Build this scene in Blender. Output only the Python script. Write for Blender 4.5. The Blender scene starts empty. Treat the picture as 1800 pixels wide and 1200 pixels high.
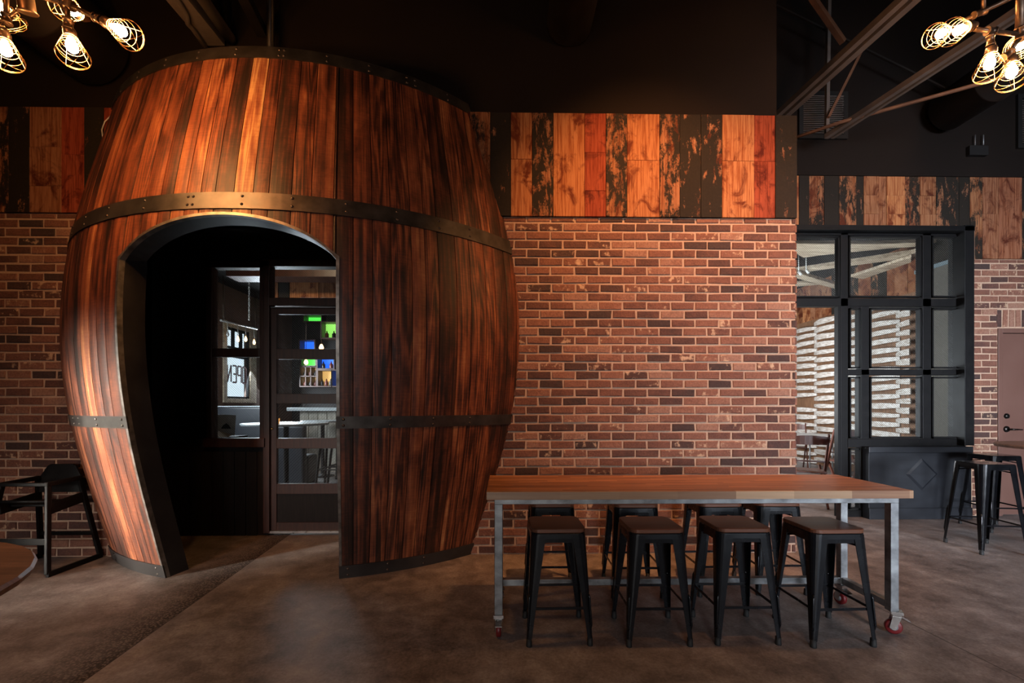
import bpy, math, random
from math import sin, cos, pi, sqrt, radians as RAD
from mathutils import Vector, Matrix
random.seed(7)
S = bpy.context.scene
COL = S.collection

# ------------------------------------------------------------------ camera
F, PSI, YH, D, H = 795.0, 0.0178, 713.0, 3.97, 1.30
cam = bpy.data.cameras.new('camera')
cam.sensor_width = 36; cam.sensor_fit = 'HORIZONTAL'
cam.lens = F / 1800 * 36
cam.shift_y = (YH - 600) / 1800
cam.clip_start = .05
co = bpy.data.objects.new('camera', cam); COL.objects.link(co)
co.location = (0, -D, H); co.rotation_euler = (pi / 2, 0, -PSI)
S.camera = co
S.view_settings.view_transform = 'Standard'; S.view_settings.look = 'None'
S.view_settings.gamma = 1; S.view_settings.use_curve_mapping = False
S.view_settings.exposure = 0.0
S.cycles.use_denoising = True
S.cycles.max_bounces = 8; S.cycles.transparent_max_bounces = 16
S.cycles.sample_clamp_indirect = 4

# ------------------------------------------------------------------ world and lights
w = bpy.data.worlds.new('world'); S.world = w; w.use_nodes = True
w.node_tree.nodes['Background'].inputs[0].default_value = (.55, .62, .8, 1)
w.node_tree.nodes['Background'].inputs[1].default_value = .012
def area(name, loc, target, sx, sy, power, color):
    l = bpy.data.lights.new(name, 'AREA'); l.shape = 'RECTANGLE'; l.size = sx; l.size_y = sy
    l.energy = power; l.color = color
    o = bpy.data.objects.new(name, l); COL.objects.link(o); o.location = loc
    o.rotation_euler = (Vector(target) - Vector(loc)).to_track_quat('-Z', 'Y').to_euler()
    return o
def spot(name, loc, target, power, color, angle=70, blend=.8, r=.06):
    l = bpy.data.lights.new(name, 'SPOT'); l.energy = power; l.color = color
    l.spot_size = RAD(angle); l.spot_blend = blend; l.shadow_soft_size = r
    o = bpy.data.objects.new(name, l); COL.objects.link(o); o.location = loc
    o.rotation_euler = (Vector(target) - Vector(loc)).to_track_quat('-Z', 'Y').to_euler()
    return o
DAY = (.80, .88, 1.0); WARM = (1.0, .40, .13)
# daylight windows of the front room, behind and beside the camera
for i in range(3):
    o = area('front_window_light', (3.2 + i * 1.5, -9.6, 1.75), (5.0, 1.2, 1.1), 1.15, 1.9, 62, DAY); o.data.spread = RAD(52)
o = area('front_window_light', (-.4, -9.6, 1.9), (1.0, -1.5, .0), 1.3, 1.7, 24, (1.0, .97, .96)); o.data.spread = RAD(80)
o = area('side_daylight', (-6.35, -4.0, 1.3), (-2.88, -.5, .80), .6, 1.5, 22, (1.0, .92, .80)); o.data.spread = RAD(13)
o = area('side_daylight', (-3.9, -9.2, 1.6), (-3.0, -2.4, .0), .9, 1.7, 16, (1.0, .90, .84)); o.data.spread = RAD(34); o.data.energy = 12  # broad area put in to lighten the left floor
# unseen warm spots without fixtures, added for the brick, barrel and right planks
spot('unseen_warm_spot', (1.35, -2.1, 4.9), (1.3, .0, 2.25), 720, WARM, 70, 1)
spot('unseen_warm_spot', (-2.9, -3.4, 4.9), (-2.35, -.9, 2.8), 165, (1.0, .32, .085), 55, 1)
spot('unseen_warm_spot', (4.9, -1.4, 4.9), (4.7, 1.2, 3.4), 75, (1, .55, .28), 75, .9)
# areas added to brighten the private dining room; its window is assumed, not built
area('dining_fill_light', (3.1, 4.6, 1.9), (7.2, 4.6, 1.4), 3.2, 2.2, 250, (.92, .96, 1))
area('dining_fill_light', (3.1, 3.2, 1.3), (5.6, 3.4, 2.6), 1.4, 1.6, 130, (.95, .97, 1))  # second, lower area added to lighten the beams overhead
# daylight areas added inside the bar room, on the solid wall beside its street window
area('bar_daylight_fill', (-5.05, 6.0, 2.0), (-1, 5.2, .9), 1.6, 1.4, 190, (.85, .93, 1))
area('bar_daylight_fill', (-5.05, 2.4, 1.9), (-2.5, 3.2, .9), 1.3, 1.3, 130, (.85, .93, 1))
spot('bar_fill_spot', (-2.5, 1.15, 3.4), (-2.5, 2.4, 2.75), 60, (1, .72, .45), 120, .8)  # added to light the header beam and fascia, no lamp is built

# ------------------------------------------------------------------ pixel -> world
def ray(px, py):
    xc = (px - 900) / F; zc = (YH - py) / F
    return Vector((xc * cos(PSI) + sin(PSI), -xc * sin(PSI) + cos(PSI), zc))
CAM = Vector((0, -D, H))
def at(px, py, Y):                       # point of that pixel's ray on the plane y = Y
    r = ray(px, py); return CAM + r * ((Y + D) / r.y)
def onz(px, py, z=0.0):                  # ... on the plane z
    r = ray(px, py); return CAM + r * ((z - H) / r.z)
def onx(px, py, X):
    r = ray(px, py); return CAM + r * (X / r.x)

# ------------------------------------------------------------------ materials
def newmat(name):
    m = bpy.data.materials.new(name); m.use_nodes = True
    nt = m.node_tree; return m, nt, nt.nodes['Principled BSDF']
def N(nt, t, **k):
    n = nt.nodes.new(t)
    for a, b in k.items():
        if a.startswith('i_'): n.inputs[a[2:]].default_value = b
        else: setattr(n, a, b)
    return n
def L(nt, a, b): nt.links.new(a, b)
def ramp(nt, fac, stops, interp='LINEAR'):
    r = nt.nodes.new('ShaderNodeValToRGB'); r.color_ramp.interpolation = interp
    e = r.color_ramp.elements
    while len(e) < len(stops): e.new(.5)
    for q, (p, c) in zip(e, stops):
        q.position = p; q.color = (*c, 1) if len(c) == 3 else c
    L(nt, fac, r.inputs[0]); return r.outputs[0]
def math_(nt, op, a, b=None, c=None, clamp=False):
    n = nt.nodes.new('ShaderNodeMath'); n.operation = op; n.use_clamp = clamp
    for i, v in enumerate((a, b, c)):
        if v is None: continue
        if isinstance(v, (int, float)): n.inputs[i].default_value = v
        else: L(nt, v, n.inputs[i])
    return n.outputs[0]
def mixc(nt, f, a, b, mode='MIX'):
    n = nt.nodes.new('ShaderNodeMix'); n.data_type = 'RGBA'; n.blend_type = mode
    for s, v in ((n.inputs[0], f), (n.inputs[6], a), (n.inputs[7], b)):
        if isinstance(v, (int, float)): s.default_value = v
        elif isinstance(v, tuple): s.default_value = (*v, 1)
        else: L(nt, v, s)
    return n.outputs[2]
def vscale(nt, vec, sc):
    n = nt.nodes.new('ShaderNodeMapping'); n.inputs['Scale'].default_value = sc; L(nt, vec, n.inputs[0]); return n.outputs[0]
def noise(nt, vec, scale, detail=4, rough=.55, dist=0):
    n = nt.nodes.new('ShaderNodeTexNoise'); n.inputs['Scale'].default_value = scale
    n.inputs['Detail'].default_value = detail; n.inputs['Roughness'].default_value = rough
    n.inputs['Distortion'].default_value = dist; L(nt, vec, n.inputs['Vector']); return n.outputs[0]
def bump(nt, bsdf, h, strength=.3, dist=.005):
    b = nt.nodes.new('ShaderNodeBump'); b.inputs['Strength'].default_value = strength
    b.inputs['Distance'].default_value = dist; L(nt, h, b.inputs['Height']); L(nt, b.outputs[0], bsdf.inputs['Normal'])
def simple(name, c1, c2=None, scale=8, rough=.5, metal=0, bmp=.0, stretch=(1, 1, 1), rv=.1, detail=4, spec=.5):
    m, nt, b = newmat(name)
    c2 = c2 or tuple(x * .7 for x in c1)
    tc = N(nt, 'ShaderNodeTexCoord')
    n = noise(nt, vscale(nt, tc.outputs['Object'], stretch), scale, detail)
    L(nt, ramp(nt, n, [(.3, c2), (.7, c1)]), b.inputs['Base Color'])
    L(nt, math_(nt, 'MULTIPLY_ADD', n, rv * 2, rough - rv), b.inputs['Roughness'])
    b.inputs['Metallic'].default_value = metal; b.inputs['Specular IOR Level'].default_value = spec
    if bmp: bump(nt, b, n, bmp, .004)
    return m
def emis(name, col, strength):
    m, nt, b = newmat(name)
    b.inputs['Base Color'].default_value = (*col, 1)
    b.inputs['Emission Color'].default_value = (*col, 1); b.inputs['Emission Strength'].default_value = strength
    return m
def glass_pane(name, tint=(.93, .96, .97), refl=.9):
    m = bpy.data.materials.new(name); m.use_nodes = True; nt = m.node_tree; nt.nodes.clear()
    o = N(nt, 'ShaderNodeOutputMaterial'); t = N(nt, 'ShaderNodeBsdfTransparent'); g = N(nt, 'ShaderNodeBsdfGlossy')
    t.inputs[0].default_value = (*tint, 1); g.inputs['Roughness'].default_value = .015
    ge = N(nt, 'ShaderNodeNewGeometry'); dt = N(nt, 'ShaderNodeVectorMath', operation='DOT_PRODUCT')
    L(nt, ge.outputs['Incoming'], dt.inputs[0]); L(nt, ge.outputs['Normal'], dt.inputs[1])
    sc = math_(nt, 'POWER', math_(nt, 'SUBTRACT', 1.0, math_(nt, 'ABSOLUTE', dt.outputs['Value']), clamp=True), 5.0)
    mx = N(nt, 'ShaderNodeMixShader'); L(nt, math_(nt, 'MULTIPLY_ADD', sc, refl, .045), mx.inputs[0])
    L(nt, t.outputs[0], mx.inputs[1]); L(nt, g.outputs[0], mx.inputs[2]); L(nt, mx.outputs[0], o.inputs[0])
    return m

def mat_staves():
    # burnt, wire-brushed boards: 'uv' = (arc length, height) in metres, 'rnd' = one random pair per board
    m, nt, b = newmat('charred_cedar')
    uv = N(nt, 'ShaderNodeUVMap', uv_map='uv').outputs[0]; rn = N(nt, 'ShaderNodeUVMap', uv_map='rnd').outputs[0]
    sp = N(nt, 'ShaderNodeSeparateXYZ'); L(nt, rn, sp.inputs[0]); r1, r2 = sp.outputs[0], sp.outputs[1]
    off = N(nt, 'ShaderNodeVectorMath', operation='SCALE'); L(nt, rn, off.inputs[0]); off.inputs['Scale'].default_value = 37.0
    ad = N(nt, 'ShaderNodeVectorMath', operation='ADD'); L(nt, uv, ad.inputs[0]); L(nt, off.outputs[0], ad.inputs[1])
    P = ad.outputs[0]
    lo = noise(nt, vscale(nt, P, (8, .45, 1)), 1.0, 2, .5)                  # cathedral figure
    rings = math_(nt, 'MULTIPLY_ADD', math_(nt, 'SINE', math_(nt, 'MULTIPLY', lo, 75.0)), .5, .5)
    fine = noise(nt, vscale(nt, P, (66, .9, 1)), 1.0, 5, .70)
    mid = noise(nt, vscale(nt, P, (24, .5, 1)), 1.0, 4, .6)
    burn = noise(nt, vscale(nt, P, (7, 2.6, 1)), 1.0, 5, .62, .4)
    cross = noise(nt, vscale(nt, P, (10, 90, 1)), 1.0, 2, .5)               # faint saw marks across the boards
    ring_on = math_(nt, 'GREATER_THAN', r2, .55)
    v = math_(nt, 'MULTIPLY_ADD', math_(nt, 'MULTIPLY', rings, ring_on), .13, math_(nt, 'MULTIPLY_ADD', fine, .42, math_(nt, 'MULTIPLY_ADD', mid, .48, math_(nt, 'MULTIPLY_ADD', burn, .50, math_(nt, 'MULTIPLY', cross, .10)))))
    v = math_(nt, 'ADD', v, math_(nt, 'MULTIPLY_ADD', math_(nt, 'POWER', r1, 2.4), .20, -.36))
    v = math_(nt, 'MULTIPLY_ADD', v, 1.75, -.375)
    col = ramp(nt, v, [(.18, (.014, .007, .005)), (.34, (.055, .016, .009)), (.50, (.145, .040, .018)), (.65, (.25, .076, .031)), (.82, (.38, .155, .062)), (.97, (.56, .33, .14))])
    L(nt, col, b.inputs['Base Color'])
    L(nt, math_(nt, 'MULTIPLY_ADD', fine, .25, .36), b.inputs['Roughness'])
    bump(nt, b, math_(nt, 'MULTIPLY_ADD', mid, .6, fine), .4, .004)
    return m
def mat_brick():
    m, nt, b = newmat('tumbled_brick')
    rn = N(nt, 'ShaderNodeUVMap', uv_map='rnd').outputs[0]
    sp = N(nt, 'ShaderNodeSeparateXYZ'); L(nt, rn, sp.inputs[0]); r1, r2 = sp.outputs[0], sp.outputs[1]
    tc = N(nt, 'ShaderNodeTexCoord').outputs['Object']
    off = N(nt, 'ShaderNodeVectorMath', operation='SCALE'); L(nt, rn, off.inputs[0]); off.inputs['Scale'].default_value = 23.0
    ad = N(nt, 'ShaderNodeVectorMath', operation='ADD'); L(nt, tc, ad.inputs[0]); L(nt, off.outputs[0], ad.inputs[1])
    P = ad.outputs[0]
    big = noise(nt, vscale(nt, P, (1, 1, 1.3)), 11, 3); fine = noise(nt, P, 70, 5, .65)
    base = ramp(nt, math_(nt, 'ADD', r1, math_(nt, 'MULTIPLY_ADD', big, .5, -.25)),
                [(0, (.055, .03, .026)), (.24, (.10, .042, .031)), (.50, (.185, .075, .048)), (.82, (.27, .12, .076)), (1, (.32, .17, .115))])
    base = mixc(nt, math_(nt, 'MULTIPLY_ADD', fine, 2.4, -.7, clamp=True), mixc(nt, 1.0, base, (.55, .5, .5), 'MULTIPLY'), base)
    lime = math_(nt, 'MULTIPLY', math_(nt, 'GREATER_THAN', r2, .80), math_(nt, 'SMOOTH_MIN', math_(nt, 'MULTIPLY_ADD', noise(nt, P, 19, 4, .6), 9, -5.0, clamp=True), 1.0, .05))
    base = mixc(nt, math_(nt, 'MULTIPLY', lime, .85), base, (.50, .34, .22))
    L(nt, base, b.inputs['Base Color']); b.inputs['Roughness'].default_value = .85
    bump(nt, b, math_(nt, 'MULTIPLY_ADD', big, 1.5, fine), .8, .006)
    return m
def mat_plank():
    # reclaimed planks: 'rnd' = (kind of board 0..1, seed)
    m, nt, b = newmat('reclaimed_planks')
    rn = N(nt, 'ShaderNodeUVMap', uv_map='rnd').outputs[0]
    sp = N(nt, 'ShaderNodeSeparateXYZ'); L(nt, rn, sp.inputs[0]); kind, seed = sp.outputs[0], sp.outputs[1]
    tc = N(nt, 'ShaderNodeTexCoord').outputs['Object']
    cm = N(nt, 'ShaderNodeCombineXYZ'); L(nt, math_(nt, 'MULTIPLY', seed, 31), cm.inputs[0]); L(nt, math_(nt, 'MULTIPLY', seed, 17), cm.inputs[2])
    ad = N(nt, 'ShaderNodeVectorMath', operation='ADD'); L(nt, tc, ad.inputs[0]); L(nt, cm.outputs[0], ad.inputs[1])
    P = ad.outputs[0]
    grain = noise(nt, vscale(nt, P, (38, 1, 1.6)), 1.6, 5, .65, .3)
    blot = noise(nt, vscale(nt, P, (1.3, 1, .8)), 5, 5, .65, .8)
    patch = noise(nt, vscale(nt, P, (1.6, 1, .6)), 6, 7, .72, .3)
    speck = noise(nt, P, 60, 4, .7)
    bare = ramp(nt, kind, [(0, (.36, .150, .060)), (.30, (.38, .165, .068)), (.50, (.27, .125, .06)), (.58, (.24, .105, .055)), (.62, (.25, .05, .022)), (.72, (.26, .055, .023)), (.80, (.27, .12, .055)), (1, (.36, .18, .10))])
    g = mixc(nt, ramp(nt, grain, [(.40, (0, 0, 0)), (.56, (1, 1, 1))]), mixc(nt, 1.0, bare, (.58, .40, .28), 'MULTIPLY'), bare)
    g = mixc(nt, ramp(nt, blot, [(.36, (1, 1, 1)), (.50, (0, 0, 0))]), g, mixc(nt, 1.0, bare, (.26, .11, .07), 'MULTIPLY'))
    # blackened paint: how much of it is left grows with kind above .78
    amount = ramp(nt, kind, [(.0, (.27,) * 3), (.74, (.33,) * 3), (.79, (.46,) * 3), (.9, (.57,) * 3), (1, (.66,) * 3)])
    pm = math_(nt, 'MULTIPLY_ADD', math_(nt, 'SUBTRACT', amount, math_(nt, 'MULTIPLY_ADD', speck, .16, math_(nt, 'MULTIPLY_ADD', patch, .9, -.03))), 14, .5, clamp=True)
    c = mixc(nt, pm, g, mixc(nt, speck, (.007, .006, .005), (.022, .016, .011)))
    L(nt, c, b.inputs['Base Color'])
    b.inputs['Roughness'].default_value = .75; b.inputs['Specular IOR Level'].default_value = .2
    bump(nt, b, grain, .25, .003)
    return m
def mat_butcher(name, a, bcol, c3, rows=26.0, blocks=2.3):
    m, nt, b = newmat(name)
    tc = N(nt, 'ShaderNodeTexCoord').outputs['Object']
    sx = N(nt, 'ShaderNodeSeparateXYZ'); L(nt, tc, sx.inputs[0])
    row = math_(nt, 'FLOOR', math_(nt, 'MULTIPLY', sx.outputs[1], rows))
    xo = math_(nt, 'ADD', math_(nt, 'MULTIPLY', sx.outputs[0], blocks), math_(nt, 'MULTIPLY', math_(nt, 'FRACT', math_(nt, 'MULTIPLY', row, .618)), 3.7))
    cm = N(nt, 'ShaderNodeCombineXYZ'); L(nt, row, cm.inputs[0]); L(nt, math_(nt, 'FLOOR', xo), cm.inputs[1])
    wn = N(nt, 'ShaderNodeTexWhiteNoise', noise_dimensions='2D'); L(nt, cm.outputs[0], wn.inputs['Vector'])
    gr = noise(nt, vscale(nt, tc, (2.5, 90, 90)), 1, 4, .6)
    f = math_(nt, 'MULTIPLY_ADD', wn.outputs[0], .75, math_(nt, 'MULTIPLY_ADD', gr, .5, -.12))
    L(nt, ramp(nt, f, [(.05, c3), (.35, a), (.7, bcol), (.97, tuple(min(1, x * 1.5) for x in bcol))]), b.inputs['Base Color'])
    b.inputs['Roughness'].default_value = .36
    return m
def mat_floor():
    m, nt, b = newmat('polished_concrete')
    tc = N(nt, 'ShaderNodeTexCoord').outputs['Object']
    sx = N(nt, 'ShaderNodeSeparateXYZ'); L(nt, tc, sx.inputs[0]); X, Y = sx.outputs[0], sx.outputs[1]
    n1 = noise(nt, tc, 1.3, 7, .62, .5); n2 = noise(nt, tc, 6.5, 7, .68, .3); n3 = noise(nt, tc, 60, 4, .7)
    v = math_(nt, 'MULTIPLY_ADD', n1, .75, math_(nt, 'MULTIPLY_ADD', n2, .85, math_(nt, 'MULTIPLY_ADD', n3, .45, -.525)))
    c = ramp(nt, v, [(.27, (.085, .070, .065)), (.42, (.165, .140, .131)), (.56, (.250, .217, .205)), (.69, (.35, .315, .30)), (.84, (.44, .41, .395))])
    # saw-cut lines and the worn strip of exposed aggregate beside the left one
    def line(p, q):
        d = (q - p); d.normalize(); nx, ny = -d.y, d.x
        return math_(nt, 'ADD', math_(nt, 'MULTIPLY', math_(nt, 'SUBTRACT', X, p.x), nx), math_(nt, 'MULTIPLY', math_(nt, 'SUBTRACT', Y, p.y), ny))
    l1 = line(onz(145, 1199), onz(480, 960)); l2 = line(onz(1540, 1065), onz(1790, 1190))
    strip = math_(nt, 'MULTIPLY', math_(nt, 'GREATER_THAN', l1, 0.0), math_(nt, 'SUBTRACT', 1.0, math_(nt, 'MULTIPLY_ADD', l1, 2.2, math_(nt, 'MULTIPLY_ADD', n2, .9, -.5), clamp=True)), clamp=True)
    vo = N(nt, 'ShaderNodeTexVoronoi'); vo.inputs['Scale'].default_value = 75; L(nt, tc, vo.inputs['Vector'])
    agg = mixc(nt, ramp(nt, vo.outputs['Distance'], [(.25, (0, 0, 0)), (.55, (1, 1, 1))]), (.19, .155, .138), (.035, .027, .024))
    c = mixc(nt, math_(nt, 'MULTIPLY', strip, 1.0), c, agg)
    lines = math_(nt, 'MINIMUM', math_(nt, 'ABSOLUTE', l1), math_(nt, 'ABSOLUTE', l2))
    cut = math_(nt, 'LESS_THAN', lines, .0035)
    c = mixc(nt, math_(nt, 'MULTIPLY', cut, .8), c, (.02, .015, .012))
    L(nt, c, b.inputs['Base Color'])
    L(nt, math_(nt, 'ADD', math_(nt, 'MULTIPLY_ADD', n2, .5, .27), math_(nt, 'MULTIPLY', strip, .3)), b.inputs['Roughness'])
    bump(nt, b, math_(nt, 'MULTIPLY_ADD', n2, .6, math_(nt, 'MULTIPLY', strip, vo.outputs['Distance'])), .12, .01)
    return m

M = {}
M['stave'] = mat_staves(); M['brick'] = mat_brick(); M['plank'] = mat_plank(); M['floor'] = mat_floor()
M['mortar'] = simple('sandy_mortar', (.46, .315, .225), (.36, .24, .17), 60, .9, 0, .3)
M['hoop'] = simple('blackened_steel_band', (.13, .122, .115), (.07, .067, .064), 9, .40, .85, .1)
M['rivet'] = simple('dark_iron_rivet', (.12, .10, .09), None, 20, .45, .9)
M['steel_edge'] = simple('raw_steel_edge', (.40, .38, .35), (.14, .13, .12), 14, .42, .9, .1)
M['liner'] = simple('black_steel_liner', (.045, .042, .042), (.025, .023, .023), 5, .45, .3)
M['black'] = simple('black_paint', (.014, .013, .013), (.010, .009, .009), 3, .6, spec=.25)
M['black_wall'] = simple('black_ceiling_paint', (.0115, .0078, .0062), (.0085, .0055, .0045), 2, .85, spec=.15)
M['black_steel'] = simple('black_window_steel', (.0065, .0060, .0062), (.0035, .0035, .004), 12, .5, 0, .05, spec=.18)
M['stool'] = simple('satin_black_metal', (.0075, .009, .012), (.005, .006, .008), 7, .26, .2)
M['stool_gloss'] = simple('gloss_black_metal', (.007, .0075, .009), (.004, .004, .005), 7, .16, .3)
M['rubber'] = simple('black_rubber', (.012, .012, .012), None, 10, .7)
M['seat_wood'] = simple('walnut_seat', (.19, .075, .040), (.055, .023, .016), 3.5, .34, 0, .1, (1, 26, 8), .1, 6)
M['galv'] = simple('raw_mill_steel', (.42, .44, .45), (.13, .13, .135), 9, .45, .7, .1, (1, 1, 1.3), .12, 7)
M['butcher'] = mat_butcher('butcher_block', (.30, .125, .055), (.42, .19, .085), (.18, .062, .03), 42.0)
M['butcher_edge'] = mat_butcher('pale_oak_edge', (.36, .20, .115), (.50, .32, .19), (.23, .11, .065), 1.0, 3.1)
M['red_wheel'] = simple('red_caster_rubber', (.17, .012, .014), None, 10, .4)
M['chrome'] = simple('zinc_plating', (.75, .75, .74), (.5, .5, .5), 20, .25, 1)
M['glass'] = glass_pane('window_glass')
M['wire'] = simple('woven_security_wire', (.12, .115, .11), (.07, .068, .065), 30, .35, .8)
M['brown_wood'] = simple('dark_brown_wood', (.060, .021, .012), (.028, .011, .007), 4, .45, 0, .1, (12, 12, 1.2))
M['dark_board'] = simple('black_stained_boards', (.020, .017, .016), (.012, .010, .010), 4, .6, 0, .2, (14, 14, 1), spec=.2)
M['brown_door'] = simple('brown_door_paint', (.13, .062, .046), (.115, .054, .040), 4, .5)
M['chest'] = simple('worn_black_lacquer', (.011, .013, .018), (.005, .0055, .008), 5, .5, 0, .7, (1, 1, 2.5), spec=.4)
M['iron'] = simple('black_iron_pipe', (.13, .085, .055), (.055, .038, .028), 16, .38, .8, .2)
M['cage'] = simple('brass_cage_wire', (.75, .48, .22), (.55, .33, .14), 16, .3, .95)
M['bulb'] = emis('glowing_filament_bulb', (1.0, .44, .14), 440)
M['joist'] = simple('dusty_black_joist', (.15, .125, .11), (.085, .07, .062), 5, .6, .1)
M['rust'] = simple('rusty_brown_rod', (.19, .085, .042), (.09, .04, .022), 6, .6, .2)
M['duct'] = simple('black_duct_sheet', (.026, .021, .019), (.011, .0095, .009), 3, .45, .3)
M['conduit'] = simple('pale_conduit', (.62, .60, .56), None, 10, .4, .5)
M['clad'] = simple('grey_barnwood_cladding', (.62, .52, .38), (.24, .17, .11), 1.6, .6, 0, .2, (1.5, 14, 14), .1, 6)
M['bowed'] = simple('gloss_lit_barrel_stave', (.62, .60, .57), (.26, .20, .15), 5, .42, 0, .15, (10, 1.5, 10))  # light tan wood with whitish daylight gloss put into its colour
M['gap_wood'] = simple('oak_backing_boards', (.22, .11, .055), (.10, .05, .025), 5, .6, 0, .1, (1, 9, 1))
M['plaster'] = simple('grey_plaster', (.085, .077, .064), (.07, .063, .053), 2, .85)
M['cap_steel'] = simple('blue_grey_cap', (.20, .26, .29), None, 5, .5, .4)
M['chair_wood'] = simple('mahogany_folding_chair', (.085, .026, .016), (.05, .016, .010), 5, .38, 0, .05, (8, 8, 2))
M['laminate'] = simple('grey_laminate', (.42, .42, .41), (.33, .32, .31), 4, .3)
M['round_top'] = simple('grey_oak_round_top', (.30, .17, .115), (.14, .078, .055), 3, .45, 0, .08, (1.5, 14, 4))
M['zinc_top'] = simple('pale_stone_bar_top', (.55, .60, .62), (.40, .44, .46), 4, .25)
M['bar_plank'] = simple('whitewashed_bar_planks', (.52, .48, .40), (.26, .23, .19), 5, .6, 0, .2, (8, 8, 1.2))
M['booth'] = simple('charcoal_vinyl', (.035, .038, .044), (.022, .024, .03), 3, .35)
M['paper'] = simple('printed_menu_paper', (.52, .47, .40), (.30, .26, .22), 14, .7)
M['kraft'] = simple('kraft_menu_paper', (.55, .38, .22), (.45, .30, .17), 6, .7)
M['brass'] = simple('aged_brass', (.55, .36, .14), None, 10, .35, .9)
M['bronze'] = simple('dark_bronze_hardware', (.03, .026, .024), None, 10, .3, .8)
M['green_glow'] = emis('green_shelf_light', (.12, 1.0, .10), 1.3)
M['lime_glow'] = emis('lime_shelf_light', (.40, 1.0, .16), 1.1)
M['blue_glow'] = emis('blue_shelf_light', (.02, .16, 1.0), 1.5)
M['amber_glow'] = emis('amber_shelf_light', (1.0, .55, .16), .9)
M['sky_white'] = emis('overcast_daylight', (.86, .94, 1.0), 1.6)
M['street'] = simple('pale_street_view', (.25, .45, .48), (.55, .68, .70), 5, .8)
M['red_sign'] = simple('maroon_sign_letter', (.10, .012, .018), None, 10, .6)
M['warm_bulb'] = emis('warm_pendant_bulb', (1.0, .62, .28), 7)
M['candle'] = emis('amber_candle_glass', (1.0, .42, .10), .8)
M['bottle'] = simple('dark_red_bottle', (.12, .02, .012), None, 5, .15)
M['bottle_dark'] = simple('dark_bottle', (.02, .015, .012), None, 5, .15)
M['white_plastic'] = simple('white_spot_housing', (.8, .8, .78), None, 5, .4)
M['aluminium'] = simple('aluminium_threshold', (.7, .7, .68), None, 20, .3, .9)
M['brick_red_wall'] = simple('brown_plaster', (.15, .085, .06), (.10, .055, .04), 3, .8)
for k in ('green_glow', 'lime_glow', 'blue_glow', 'amber_glow'): pass

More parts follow.
